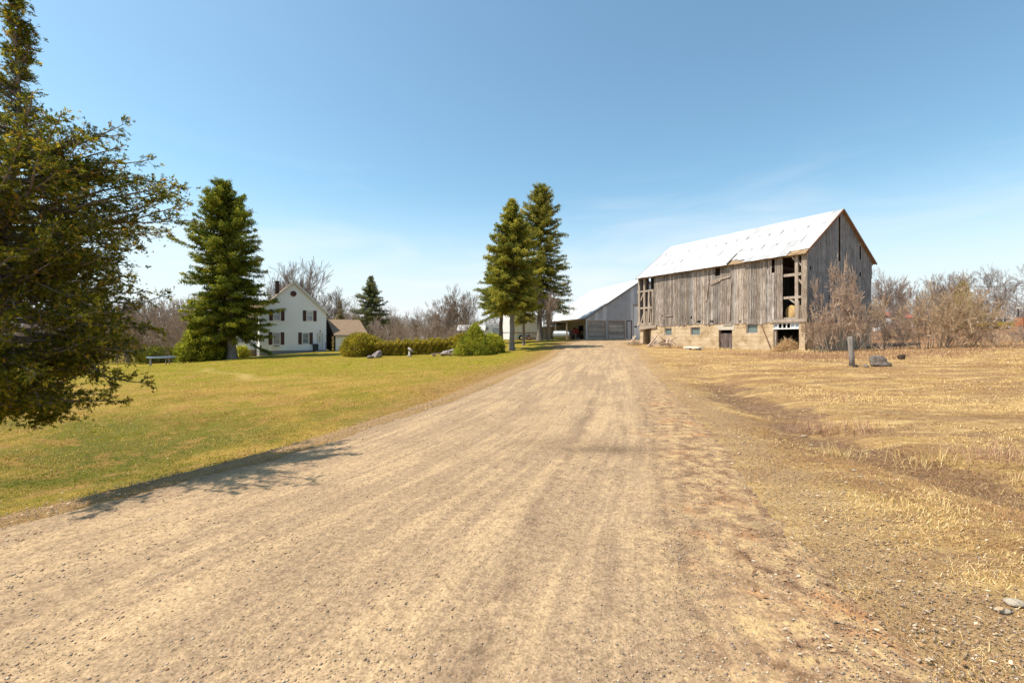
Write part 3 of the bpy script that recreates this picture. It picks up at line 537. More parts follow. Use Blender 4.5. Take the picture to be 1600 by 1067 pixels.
# foreground cedar at the left edge
def big_cedar():
    rnd = random.Random(5); rs = np.random.RandomState(5)
    X0, Y0 = -7.95, 6.6; Zb = -.9; SC = .864; X1, Y1 = X0*SC, Y0*SC; Z1 = EYE+SC*(Zb-EYE)
    axx = lambda zw: .85*min(1, max(0, (zw-Zb)/5.2))**1.1
    # outline measured from the axis, by height above the road
    zs = [.0, .45, .62, .94, 1.3, 1.66, 2.1, 2.47, 2.9, 3.2, 3.55, 3.9, 4.15, 4.4, 4.7, 5.2, 5.8, 6.3, 6.9]
    edge = [.4, 1.0, 1.4, 1.85, 2.0, 2.0, 1.75, 1.6, 2.1, 2.5, 2.0, 1.5, 1.85, 1.9, .40, .34, .28, .15, .05]
    rsd = [e_+.85-axx(z_) if z_ < 5 else e_ for e_, z_ in zip(edge, zs)]
    root = empty('cedar_tree', (X1, Y1, Z1), 'large ragged foreground cedar at the left edge, branches sweeping over the lawn', 'cedar tree')
    root.scale = (SC, SC, SC); segs = []; p = Vector((0, 0, -.9))
    for i in range(12):
        zz_ = -.9+7.9*(i+1)/12; q = Vector((axx(zz_+Zb)+.04*math.sin(i), .04*math.cos(i*1.3), zz_)); segs.append((tuple(p), tuple(q), .15*(1-i/12.5), .15*(1-(i+1)/12.5))); p = q
    nt_ = len(segs); P_, D_ = [], []
    z = .35
    while z < 6.5-Zb:
        zw = z+Zb; Rm = float(np.interp(zw, zs, rsd)); nb = 3 if zw > 4.45 else (5 if zw > 3.4 else 7)
        for b_ in range(nb):
            az = rnd.uniform(0, 6.28); Lb = Rm*rnd.uniform(.6, 1.15)
            el0 = -.25 if zw < 2.5 else (.12 if zw < 4.6 else .45)
            el = el0+rnd.gauss(0, .18); d_ = Vector((math.cos(az)*math.cos(el), math.sin(az)*math.cos(el), math.sin(el)))
            zstart = z-math.sin(el)*Lb*.6; zq = max(.4, zstart); p = Vector((axx(zq+Zb), 0, zq)); m_ = 8; d_ = Vector((d_.x, d_.y*.72, d_.z))
            for j in range(m_):
                d_ = (d_+perp(d_, rnd)*.12+Vector((0, 0, .05))).normalized(); q = p+d_*Lb*.86/m_
                segs.append((tuple(p), tuple(q), .022*(1-j/m_)+.005, .022*(1-(j+1)/m_)+.004))
                if j >= 2 or Rm < 1:
                    for t in range(3 if zw < 4.7 else 2):
                        tl = (.10+.34*(1-j/m_))*rnd.uniform(.5, 1.1)*min(1, Rm); dd = (d_*.8+perp(d_, rnd)*.8+Vector((0, 0, rnd.uniform(-.25, .2)))).normalized(); a = p.lerp(q, rnd.random()); pe = a
                        for s_ in range(3):
                            dd = (dd+perp(dd, rnd)*.25).normalized(); e_ = pe+dd*tl/3; segs.append((tuple(pe), tuple(e_), .005, .003))
                            for _ in range(2 if zw < 4.6 else 1):
                                P_.append(pe.lerp(e_, rnd.random())); D_.append((dd+perp(dd, rnd)*.6).normalized())
                            pe = e_
                        P_.append(pe); D_.append(dd)
                p = q
        z += .088 if zw < 4.6 else .12
    P_ = np.array([tuple(v) for v in P_]); D_ = np.array([tuple(v) for v in D_])
    # window of bare branches near the trunk
    wz = P_[:, 2]+Zb; rr = np.hypot(P_[:, 0], P_[:, 1])
    hole = (wz > 1.60) & (wz < 2.2) & (P_[:, 0] < 1.35) & (P_[:, 0] > .2)
    keep = (wz > 1.6-.176*(P_[:, 1]+Y0)+.10*np.sin(P_[:, 0]*5)+.06*np.sin(P_[:, 0]*13)) & (rs.uniform(0, 1, len(P_)) < np.where(hole, .12, 1.)); P_, D_ = P_[keep], D_[keep]
    thin = (P_[:, 2]+Zb > 4.3) & (rs.uniform(0, 1, len(P_)) < .62); P_, D_ = P_[~thin], D_[~thin]
    P_ = np.concatenate([P_, P_+rs.normal(0, .05, P_.shape)]); D_ = np.concatenate([D_, D_+rs.normal(0, .35, D_.shape)])
    n = len(P_); print('cedar sprays', n)
    A = D_+rs.normal(0, .25, (n, 3))+[0, 0, -.1]; A /= np.linalg.norm(A, axis=1)[:, None]; Bv = np.cross(A, rs.normal(0, 1, (n, 3))); Bv /= np.linalg.norm(Bv, axis=1)[:, None]
    sz = rs.uniform(.6, 1.35, n); K = 8; allP, allD, allN, allL, allW, allC = [], [], [], [], [], []
    pal = np.array([(.070,.072,.008),(.115,.10,.010),(.045,.050,.008),(.18,.14,.014),(.034,.040,.008),(.20,.11,.02)])
    wts = rs.choice(len(pal), n, p=[.27, .22, .21, .10, .17, .03]); cc = pal[wts]*(1+rs.uniform(-.25, .25, (n, 1))); Nn = np.cross(A, Bv)
    for i in range(K):
        th = (-1+2*(i+.5)/K)*1.15; th = th+rs.normal(0, .12, n); u_ = (1-abs(th)/1.4)*.034*sz
        allP.append(P_+A*u_[:, None]*(.3+.9*rs.uniform(0, 1, (n, 1)))); allD.append(A*np.cos(th)[:, None]+Bv*np.sin(th)[:, None]+rs.normal(0, .12, (n, 3)))
        allN.append(Nn+rs.normal(0, .35, (n, 3))); allL.append(rs.uniform(.026, .054, n)*sz*(1.15-.4*np.abs(th))); allW.append(rs.uniform(.008, .014, n)*sz); allC.append(cc)
    V_, F_ = kites(*map(np.concatenate, (allP, allD, allN, allL, allW))); cs = np.repeat(np.concatenate(allC), 4, 0)
    segs = segs[:nt_]+[q_ for q_ in segs[nt_:] if q_[1][2]+Zb > 1.72-.176*(q_[1][1]+Y0)]
    V1, F1 = tubes_np(segs[:nt_], 10); V2, F2 = tubes_np(segs[nt_:], 4)
    link('trunk', npmesh('trunk', V1, F1, M_ebark, smooth=True), root); link('branches', npmesh('branches', V2, F2, M_bark), root)
    link('crown', npmesh('crown', V_, F_, M_cedar, col=cs), root)
big_cedar()

# bare deciduous trees
TA = bare_meshes('a', 13, 41, 6, .42, .16, .22, .17); TB = bare_meshes('b', 13, 42, 6, .5, .12, .2, .17); TC = bare_meshes('c', 11, 43, 6, .36, .2, .22, .13, stems=3, spread=.16)
TD = bare_meshes('d', 10, 44, 6, .34, .26, .22, .09, tmat=M_rtwig, stems=4, spread=.14); TE = bare_meshes('e', 12, 45, 7, .50, .10, .17, .16, mat=M_dark, tmat=M_bark)
prs = lambda t: [('trunk', t[0]), ('branches', t[1])]
def bt(T, px, D, top, label, grp=None, rz=None, dz=0.):
    x_, y_, z_ = at(px, D); hh = 1.6+(HY-top)/F*D-z_; ref = {id(TA): 13, id(TB): 13, id(TC): 11, id(TD): 10, id(TE): 12}[id(T)]
    s_ = hh/ref; return plant('bare_tree', prs(T), (x_, y_, z_), label, 'bare tree', grp, rz if rz is not None else random.uniform(0, 6.28), (s_, s_, s_))
bt(TC, 487, 72, 399, 'tallest bare tree, grey stems fanning above the right slope of the house roof')
bt(TE, 516, 74, 447, 'bare tree with crooked side limbs between the house and the lone spruce')
bt(TC, 420, 74, 428, 'thin bare tree showing just left of the house chimney')
bt(TA, 443, 80, 424, 'faint bare tree directly behind the house chimney')
bt(TB, 200, 62, 408, 'wide grey bare tree half hidden by the foreground cedar')
bt(TD, 702, 64, 438, 'tall bare tree with many upright stems behind the hedge, left of the spruces')
bt(TC, 727, 66, 452, 'bare multi stemmed tree close to the left side of the spruces')
bt(TD, 680, 68, 468, 'shorter bare clump left of the tall upright bare tree behind the hedge')
bt(TD, 858, 58, 436, 'leafless many stemmed tree in front of the metal shed roof, beside the taller spruce')
gA = 'bare trees of the wood behind the hedge'; la = 'grey bare tree in the wood behind the middle and right end of the hedge'
for i in range(34):
    px_ = 505+i*7.0+random.uniform(-4, 4)
    if 745 < px_: break
    bt(random.choice((TA, TC, TD, TB)), px_, random.uniform(88, 125), random.uniform(476, 500) if px_ > 600 else random.uniform(455, 495), la if px_ > 610 else 'grey bare tree in the wood behind the garage and the lone spruce', gA if px_ > 610 else 'bare trees of the wood behind the garage')
gB = 'bare trees on the slope behind the big cedar'; lb = 'reddish brown bare tree on the slope left of the big spruce'
for i in range(26):
    px_ = -40+i*13+random.uniform(-5, 5)
    bt(random.choice((TD, TD, TA, TB)), px_, random.uniform(78, 100), (random.uniform(462, 480) if px_ > 190 else random.uniform(480, 505)), lb, gB)
bt(TE, 1497, 75, 421, 'wide dome crowned bare tree above the round thicket, nearer the barn')
bt(TE, 1530, 82, 420, 'wide dome crowned bare tree right of its similar neighbour, above the thicket', rz=2.)
bt(TD, 1408, 52, 413, 'tall pale bare tree with forked tops between barn and round thicket')
bt(TC, 1387, 50, 428, 'slim bare tree close to the right corner of the barn', rz=1.)
bt(TC, 1458, 60, 425, 'dark slim bare tree rising left of the dome crowned ones')
bt(TC, 1563, 70, 439, 'bare tree standing behind the yellow and white car')
bt(TB, 1632, 42, 400, 'bare tree at the right edge with branches reaching into the picture')
bt(TA, 1592, 72, 462, 'small bare tree beside the orange tractor')
gC = 'bare trees of the far wood behind the thickets'; lc = 'grey brown bare tree of the far wood beyond the thickets on the right'
for i in range(20):
    px_ = 1345+i*15+random.uniform(-6, 6); bt(random.choice((TA, TC, TD, TB)), px_, random.uniform(85, 120), random.uniform(448, 492), lc, gC)
# far wood on the horizon, one mass
segs = []; rnd = random.Random(9)
for i in range(2600):
    a = rnd.uniform(-1.0, 1.0); D_ = rnd.uniform(135, 190); x_ = math.sin(a)*D_*1.2; y_ = math.cos(a)*D_; hh = rnd.uniform(6, 10.5); z_ = max(-2, min(3, x_*.02))
    p = Vector((x_, y_, z_-1)); q = p+Vector((rnd.gauss(0, .4), 0, hh)); segs.append((tuple(p), tuple(q), .12, .03))
    for j in range(11):
        t = rnd.uniform(.25, .95); s_ = p.lerp(q, t); segs.append((tuple(s_), tuple(s_+Vector((rnd.gauss(0, 1.3), rnd.gauss(0, .9), rnd.uniform(.8, 2.4)))), .045, .02))
V_, F_ = tubes_np(segs, 3); tag(link('far_woods', npmesh('far_woods', V_, F_, M_twig)), 'hazy leafless woods along the horizon', 'woods', kind='stuff')
# thickets
def thicket(name, loc, Hh, Wd, seed, stems, label, mat, depth=4, dep=None, fl=.55, r=.03, cat='bush', grp=None, ang=.5, minr=.005, up=.1):
    rnd = random.Random(seed); segs = []; dep = dep or Wd
    for i in range(stems):
        bx_, by_ = rnd.gauss(0, Wd*.16), rnd.gauss(0, dep*.16); d_ = Vector((bx_/Wd*3.2*fl+rnd.gauss(0, .28), by_/dep*3.2*fl+rnd.gauss(0, .28), 1)).normalized()
        grow(segs, Vector((bx_, by_, -.1)), d_, Hh*.30*rnd.uniform(.7, 1.15), r*rnd.uniform(.5, 1.2), depth, rnd, ang, up, (2, 3), .78, 3, minr)
    mz = sorted(s_[1][2] for s_ in segs)[int(len(segs)*.995)]; mxx = sorted(abs(s_[1][0]) for s_ in segs)[int(len(segs)*.98)]
    f = (Wd/2/mxx, Wd/2/mxx, Hh/mz)
    segs = [(tuple(a[i]*f[i] for i in range(3)), tuple(b_[i]*f[i] for i in range(3)), r0, r1) for a, b_, r0, r1 in segs]
    print(name, len(segs)); V_, F_ = tubes_np(segs, 3)
    big = [s_ for s_ in segs if s_[2] > r*.6]; V1, F1 = tubes_np(big or segs[:5], 5)
    return plant(name, [('stems', npmesh('stems', V1, F1, M_bark)), ('branches', npmesh('branches', V_, F_, mat))], loc, label, cat, grp)
thicket('bare_bush', at(1313, 34.3), 6.6, 4.9, 61, 9, 'tall tangled bare bush growing against the end wall of the old barn', M_bush, 5, fl=.8, r=.055, ang=.7, minr=.011, up=.05)
thicket('bare_bush', at(1278, 34), 3.4, 2.8, 66, 4, 'lower bare bush at the near corner of the old barn', M_bush, 5, fl=.8, r=.035, ang=.7, minr=.010)
thicket('bare_bush', at(1345, 34), 4.6, 3.2, 62, 6, 'mid height bare bush just right of the tall tangled one', M_bush, 5, r=.035, ang=.65, minr=.009)
thicket('bare_bush', at(1465, 32), 4.4, 6.1, 63, 25, 'broad rounded tan thicket behind the boulder', M_tan, 5, fl=.95, r=.04, up=.06, ang=.6, minr=.010)
thicket('bare_bush', at(1392, 34), 2.9, 3.0, 67, 12, 'low grey brown bush filling the gap between barn bush and round thicket', M_rtwig, 5)
thicket('bare_bush', at(1560, 38), 1.1, 6.5, 68, 16, 'low brown brush in front of the yellow and white car', M_rtwig, 4)
thicket('bare_bush', at(1615, 36), 1.3, 5, 69, 16, 'low brown brush at the right edge of the field', M_rtwig, 4)
thicket('bare_bush', at(1395, 48), 4.2, 6, 64, 22, 'grey bare brush beyond the gap right of the barn', M_twig, 4)
MT1 = None
def brush_row(px0, px1, n_, D0, D1, t0, t1, label, grp, mat, seed):
    rnd = random.Random(seed); src = []
    for s_ in range(3):
        o_ = thicket('bare_brush', at(px0+8*s_, (D0+D1)/2), 3.5, 5.5, seed+s_, 11, label, mat, 4, grp=grp, r=.03, minr=.011); src.append(o_)
    for i in range(n_):
        s_ = src[i % 3]; x_, y_, z_ = at(px0+(px1-px0)*(i+.5)/n_+rnd.uniform(-6, 6), rnd.uniform(D0, D1)); top = rnd.uniform(t0, t1); hh = 1.6+(HY-top)/F*y_-z_
        if i < 3: r_ = s_
        else:
            r_ = s_.copy(); COL.objects.link(r_)
            for ch in s_.children: c_ = ch.copy(); COL.objects.link(c_); c_.parent = r_
        r_.location = (x_, y_, z_); r_.rotation_euler = (0, 0, rnd.uniform(0, 6.28)); f = hh/3.5; r_.scale = (max(.8, f*.8), max(.8, f*.8), f)
brush_row(575, 748, 9, 56, 70, 496, 512, 'pinkish brown leafless brush right behind the cedar hedge', 'brush behind the hedge', M_rtwig, 71)
brush_row(150, 345, 14, 60, 76, 462, 492, 'brown leafless brush on the slope between foreground cedar and big spruce', 'brush left of the big spruce', M_rtwig, 81)
brush_row(-60, 160, 8, 62, 80, 512, 522, 'low brush on the slope behind the foreground cedar', 'low brush behind the foreground cedar', M_rtwig, 85)
brush_row(1370, 1640, 8, 66, 78, 488, 502, 'brown brush in front of the far wood on the right', 'brush before the far wood', M_twig, 91)

# ------------------------------------------------------------------ building frames
class Fr:                                            # a wall plane: s along u, t outwards, z up
    def __init__(s, x, y, ux, uy, out=1):
        m = math.hypot(ux, uy); s.x, s.y, s.ux, s.uy = x, y, ux/m, uy/m; s.nx, s.ny = s.uy*out, -s.ux*out; s.out = out
    def P(s, a, z, t=0.): return (s.x+s.ux*a+s.nx*t, s.y+s.uy*a+s.ny*t, z)
    def sz(s, px, py, t=0.):
        xn = (px-CX)/F; x0, y0 = s.x+s.nx*t, s.y+s.ny*t; a = (xn*y0-x0)/(s.ux-xn*s.uy); return a, EYE+(HY-py)/F*(y0+s.uy*a)
    def rect(s, x0, y0, x1, y1, t=0.):
        a, za = s.sz(x0, y0, t); b, zb = s.sz(x1, y1, t); c, zc = s.sz(x0, y1, t); return min(a, b), max(a, b), min(zb, zc), max(za, zb) if False else (za+s.sz(x1, y0, t)[1])/2
    def box(s, mb, a0, a1, z0, z1, t0, t1, col=(1, 1, 1)):
        p = [s.P(a0, z0, t1), s.P(a1, z0, t1), s.P(a1, z0, t0), s.P(a0, z0, t0), s.P(a0, z1, t1), s.P(a1, z1, t1), s.P(a1, z1, t0), s.P(a0, z1, t0)]
        if s.out < 0: p = [p[i] for i in (1, 0, 3, 2, 5, 4, 7, 6)]
        mb.hexa(p, col)
    def wall(s, mb, a0, a1, z0, z1, th, ops, top=None, col=(1, 1, 1)):
        A = sorted(set([a0, a1]+[max(a0, min(a1, v)) for o in ops for v in o[:2]])); Z = sorted(set([z0, z1]+[max(z0, min(z1, v)) for o in ops for v in o[2:4]]))
        ok = lambda i, j: 0 <= i < len(A)-1 and 0 <= j < len(Z)-1 and not any(o[0]-1e-6 <= (A[i]+A[i+1])/2 <= o[1]+1e-6 and o[2]-1e-6 <= (Z[j]+Z[j+1])/2 <= o[3]+1e-6 for o in ops)
        fl = (lambda q: q) if s.out > 0 else (lambda q: q[::-1])
        for i in range(len(A)-1):
            for j in range(len(Z)-1):
                if not ok(i, j): continue
                a, b, c_, d_ = A[i], A[i+1], Z[j], Z[j+1]
                mb.quad(fl([s.P(a, c_), s.P(b, c_), s.P(b, d_), s.P(a, d_)]), col); mb.quad(fl([s.P(b, c_, -th), s.P(a, c_, -th), s.P(a, d_, -th), s.P(b, d_, -th)]), col)
                if not ok(i-1, j): mb.quad(fl([s.P(a, c_, -th), s.P(a, c_), s.P(a, d_), s.P(a, d_, -th)]), col)
                if not ok(i+1, j): mb.quad(fl([s.P(b, c_), s.P(b, c_, -th), s.P(b, d_, -th), s.P(b, d_)]), col)
                if not ok(i, j-1): mb.quad(fl([s.P(a, c_, -th), s.P(b, c_, -th), s.P(b, c_), s.P(a, c_)]), col)
                if not ok(i, j+1): mb.quad(fl([s.P(a, d_), s.P(b, d_), s.P(b, d_, -th), s.P(a, d_, -th)]), col)
def weathered(name, lo, mid, hi, zs=.55):
    n = N(name, .92, .15); P_ = n.pos(); f = n.noise(n.map(P_, (7, 7, zs)), 2.2, 6, .7); f2 = n.noise(P_, 1.1, 4, .6)
    kn = n.noise(n.map(P_, (3, 3, 2)), 3.5, 2, .5)
    c_ = n.ramp(n.math('ADD', n.math('MULTIPLY', f, .75), n.math('MULTIPLY', f2, .25)), [(.34, lo), (.5, mid), (.64, hi)])
    c_ = n.mix(n.rng(kn, .64, .72, 0., .6), c_, lo); c_ = n.mix(1., c_, n.attr('col', 'Color'), 'MULTIPLY'); n.bump(f, .5, .02); return n.color(c_)
M_board = weathered('weathered_boards', (.095, .070, .055), (.29, .24, .20), (.53, .46, .40))
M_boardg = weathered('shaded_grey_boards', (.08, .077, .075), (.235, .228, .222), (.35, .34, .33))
M_beam = weathered('timber', (.20, .15, .11), (.36, .29, .23), (.50, .42, .34))
M_boardr = weathered('roof_boards_wood', (.20, .13, .08), (.36, .25, .15), (.5, .38, .25))
n = N('block_foundation', .95, .1); P_ = n.pos(); f = n.noise(P_, 1.3, 6, .65); f2 = n.noise(P_, 9, 5, .7)
bk = n.wave(n.map(P_, (1, 1, 1)), .78, .8, 'Z'); c_ = n.ramp(f, [(.32, (.32, .225, .125)), (.5, (.50, .375, .235)), (.7, (.60, .48, .33))])
c_ = n.mix(n.rng(bk, 0., .08, .28, 0.), c_, (.24, .175, .11)); c_ = n.mix(n.rng(f2, .55, .8, 0., .5), c_, (.33, .25, .15)); n.bump(n.math('ADD', n.rng(bk, 0., .10, 0., .5), n.math('MULTIPLY', f2, .4)), .6, .03); M_found = n.color(c_)
n = N('galvanised_roof', .55, .4); P_ = n.pos(); f = n.noise(P_, .9, 5, .6); f2 = n.noise(n.map(P_, (1, 1, 1)), 7, 4, .6); n.p.inputs['Metallic'].default_value = .0
c_ = n.ramp(f, [(.3, (.38, .375, .37)), (.6, (.53, .525, .52))]); c_ = n.mix(n.rng(f2, .68, .8, 0., .8), c_, (.26, .18, .13)); M_metal = n.color(n.mix(1., c_, n.attr('col', 'Color'), 'MULTIPLY'))
M_glass = simple('dusty_glass', (.16, .20, .19), .12, .6, .3, 6)
M_black = simple('dark_interior', (.02, .018, .015), 1, 0)
M_white = simple('white_paint', (.74, .74, .72), .6, .3, .06, 2)
M_conc = simple('concrete', (.50, .45, .37), .95, .1, .15, 5, bump=.3)
M_hay = simple('hay', (.42, .28, .12), 1, .05, .45, 18, bump=.8)
M_soil = simple('packed_soil', (.16, .12, .08), 1, .05, .3, 3)

# ------------------------------------------------------------------ old bank barn
BX, BY, BL, BW = 23.27, 36.6, 18.0, 10.65
ZF, ZE, ZR = 2.86, 8.42, 12.35
fl = Fr(BX, BY, -.486, .874, 1)                       # long side; outward must face the driveway (-.874,-.486)
fl.nx, fl.ny = -.874, -.486; fl.out = -1
fg = Fr(BX, BY, .874, .486, 1); fg.nx, fg.ny = .486, -.874; fg.out = 1
barn = empty('old_barn', (BX, BY, .2), 'weathered grey timber barn on a block foundation with a white metal roof', 'barn')
# foundation
ops = {}
ops['door0'] = fl.rect(1005, 513.5, 1017, 541); ops['wa'] = fl.rect(1038, 512.5, 1049.6, 524); ops['wb'] = fl.rect(1079, 511, 1094, 523.5)
ops['md'] = fl.rect(1123, 515.5, 1144, 548); ops['wc'] = fl.rect(1166, 505.5, 1184, 520.5); ops['big'] = fl.rect(1208.5, 504.3, 1248.5, 552)
b = MB(); fl.wall(b, 0, BL, -.1, ZF, .35, [v if k_ not in ('door0', 'md', 'big') else (v[0], v[1], -.2, v[3]) for k_, v in ops.items()])
fg.wall(b, 0.002, BW, -.1, ZF-.003, .35, [])
f2 = Fr(*fl.P(BL, 0)[:2], .874, .486); f2.nx, f2.ny = -.486, .874; f2.out = -1; f2.wall(b, 0.002, BW, -.1, ZF-.003, .35, [])
f3 = Fr(*fg.P(BW, 0)[:2], -.486, .874); f3.nx, f3.ny = .874, .486; f3.out = 1; f3.wall(b, .36, BL-.36, -.1, ZF-.002, .35, [])
b.build('foundation', M_found, barn)
# earth floor inside and the upper deck
b = MB(); p = [fl.P(.36, .25, -.36), fl.P(BL-.36, .25, -.36), fl.P(BL-.36, .25, -BW+.36), fl.P(.36, .25, -BW+.36)]; q = [(x_, y_, .45) for x_, y_, _ in p]; b.hexa(p[::-1]+q[::-1]); b.build('earth_floor', M_soil, barn)
b = MB()
p = [fl.P(.02, ZF, -.02), fl.P(BL-.02, ZF, -.02), fl.P(BL-.02, ZF, -BW+.02), fl.P(.02, ZF, -BW+.02)]; q = [(x_, y_, ZF+.14) for x_, y_, _ in p]; b.hexa(p[::-1]+q[::-1]); b.build('upper_floor', M_board, barn)
# timber frame
b = MB()
zt = ZE-.12
def postpx(px, wd, z1=zt, t=-.02, px2=None):
    a_, _ = fl.sz(px, 480); a2 = fl.sz(px2, 480)[0] if px2 else a_
    b.bar(fl.P(a_, ZF+.14, t-.11), fl.P(a2, z1, t-.11), wd, .2, up=(-.874, -.486, 0))
for px_, w_ in ((1256.5, .34), (1244, .26), (998, .3), (1006, .24), (1200.5, .2), (1130, .22), (1070, .22), (1028, .2)): postpx(px_, w_)
postpx(1012, .22, 6.9, px2=1013.5); postpx(1017, .12, 5.5, px2=1014)
for (x0, x1, yy, hh) in ((1222, 1258, 429, .22), (1222, 1258, 464.5, .2), (1222, 1256, 498.5, .3), (995, 1024, 454.7, .2), (995, 1024, 481, .2), (995, 1024, 506.5, .3)):
    a_, za = fl.sz((x0+x1)/2, yy); s0 = fl.sz(x0, yy)[0]; s1 = fl.sz(x1, yy)[0]; fl.box(b, min(s0, s1), max(s0, s1), za-hh/2, za+hh/2, -.27, -.05)
for (xa, ya, xb, yb) in ((1231, 396, 1242, 407), (1246, 408, 1252, 415), (1246, 436, 1252, 443), (1231, 466, 1242, 474), (1000, 470, 1005, 456), (1000, 505, 1006, 486)):
    sa, za = fl.sz(xa, ya); sb, zb = fl.sz(xb, yb); b.bar(fl.P(sa, za, -.15), fl.P(sb, zb, -.15), .13, .13, up=(-.874, -.486, 0))
fl.box(b, 0, BL, ZE-.24, ZE-.02, -.3, -.06)
for s_ in (4.2, 9., 13.6):
    for t_ in (-3.5, -7.2): b.bar(fl.P(s_, ZF+.1, t_), fl.P(s_, ZE, t_), .22, .22)
    b.bar(fl.P(s_, ZE-.5, -.2), fl.P(s_, ZE-.5, -BW+.2), .2, .24)
b.build('timber_frame', M_beam, barn)
# long side boards
def boards(mb, fr, a0, a1, zb, zt_f, gaps, rnd, wmin=.17, wmax=.30, t=0., tone=(.62, 1.2), skip=0., jb=.12, warm=.06, gmax=.034):
    a = a0
    while a < a1-.02:
        w_ = min(rnd.uniform(wmin, wmax), a1-a); m = a+w_/2; z1 = zt_f(m); z0 = zb(m)+rnd.uniform(-jb, jb*.5)
        if rnd.random() < .03: z0 += rnd.uniform(.15, .5)
        iv = [(z0, z1)]
        for g_ in gaps:
            if g_[0] < m < g_[1]:
                nv = []
                for (p_, q_) in iv:
                    lo, hi = g_[2]+rnd.uniform(-.05, .05), g_[3]+rnd.uniform(-.05, .05)
                    if hi <= p_ or lo >= q_: nv.append((p_, q_)); continue
                    if lo > p_: nv.append((p_, lo))
                    if hi < q_: nv.append((hi, q_))
                iv = nv
        tn = rnd.uniform(*tone); wr = rnd.uniform(-warm, warm); c_ = (tn*(1+wr), tn, tn*(1-wr)); dt = rnd.uniform(0, .018); gp = rnd.uniform(.004, gmax); tl = rnd.gauss(0, .008)
        if rnd.random() > skip:
            for (p_, q_) in iv:
                if q_-p_ < .05: continue
                A0, A1 = a+gp/2, a+w_-gp/2; tt_ = t+dt
                pp = [fr.P(A0+tl, p_, tt_), fr.P(A1+tl, p_, tt_), fr.P(A1+tl, p_, tt_-.025), fr.P(A0+tl, p_, tt_-.025), fr.P(A0, q_, tt_), fr.P(A1, q_, tt_), fr.P(A1, q_, tt_-.025), fr.P(A0, q_, tt_-.025)]
                if fr.out < 0: pp = [pp[i] for i in (1, 0, 3, 2, 5, 4, 7, 6)]
                mb.hexa(pp, c_)
        a += w_
rnd = random.Random(17)
gaps = [fl.rect(1118.8, 410, 1125, 430), fl.rect(1199, 398, 1202.3, 420), fl.rect(1205, 398, 1210.6, 427), fl.rect(1198.8, 485, 1200, 502), fl.rect(1080.2, 493.8, 1082, 498.5), fl.rect(1090, 501, 1094, 503.5), fl.rect(1111, 501, 1115, 503.5)]
gaps[0] = (gaps[0][0], gaps[0][1], gaps[0][2], ZE)
sL = fl.sz(1022, 470)[0]; sR = fl.sz(1223.5, 450)[0]
b = MB(); boards(b, fl, sR, sL, lambda s_: ZF-.02+.05*math.sin(s_*1.3), lambda s_: ZE-.03, gaps, rnd, t=.03)
# narrow strips beside the corner post and ragged broken boards
for (xa, xb, ya, yb) in ((1249.8, 1251.6, 478, 505), (1246.5, 1249, 470, 505), (1252.3, 1260.8, 396, 545-42), (1018.5, 1021.5, 452, 507), (1009, 1011, 486, 507)):
    r_ = fl.rect(xa, ya, xb, yb); fl.box(b, r_[0], r_[1], max(ZF-.02, r_[2]), min(ZE, r_[3]), .005, .03, (.95, .9, .82))
for (xa, ya, xb, yb, w_) in ((1110.5, 443.5, 1126, 436.5, .34), (1124, 437, 1142, 431.5, .16), (1028, 486, 1036, 493, .1), (1040, 494, 1052, 493, .1), (1108, 436, 1104, 470, .2), (1143, 440, 1141, 500, .12)):
    sa, za = fl.sz(xa, ya); sb, zb = fl.sz(xb, yb); b.bar(fl.P(sa, za, .09), fl.P(sb, zb, .10), w_, .03, (1.05, 1.0, .95), up=(-.874, -.486, 0))
b.build('board_siding', M_board, barn)
# gable ends
def rake(s_): return ZE-.05+(ZR-ZE)*(1-abs(s_-BW/2)/(BW/2))
ggaps = [(lambda r_: (r_[0]-.03, r_[1]+.03, r_[2], 20))(fg.rect(1309.6, 335, 1311.3, 408)), fg.rect(1341, 384, 1343.4, 406)]
b = MB(); zmid = fg.sz(1280, 424)[1]
boards(b, fg, .02, BW-.02, lambda s_: zmid-.1, rake, ggaps, rnd, t=.05, tone=(.8, 1.1), jb=.02, warm=.03)
boards(b, fg, .02, BW-.02, lambda s_: ZF-.02, lambda s_: zmid, [(3.5, 3.62, 4, 6)], rnd, t=.015, tone=(.75, 1.05), warm=.03)
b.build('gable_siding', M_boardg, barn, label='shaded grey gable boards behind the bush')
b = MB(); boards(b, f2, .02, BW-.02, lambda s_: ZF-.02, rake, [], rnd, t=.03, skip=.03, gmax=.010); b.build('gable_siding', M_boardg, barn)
b = MB(); boards(b, f3, .05, BL-.05, lambda s_: ZF-.02, lambda s_: ZE-.05, [], rnd, t=.03, skip=.012, gmax=.008); b.build('board_siding', M_boardg, barn)
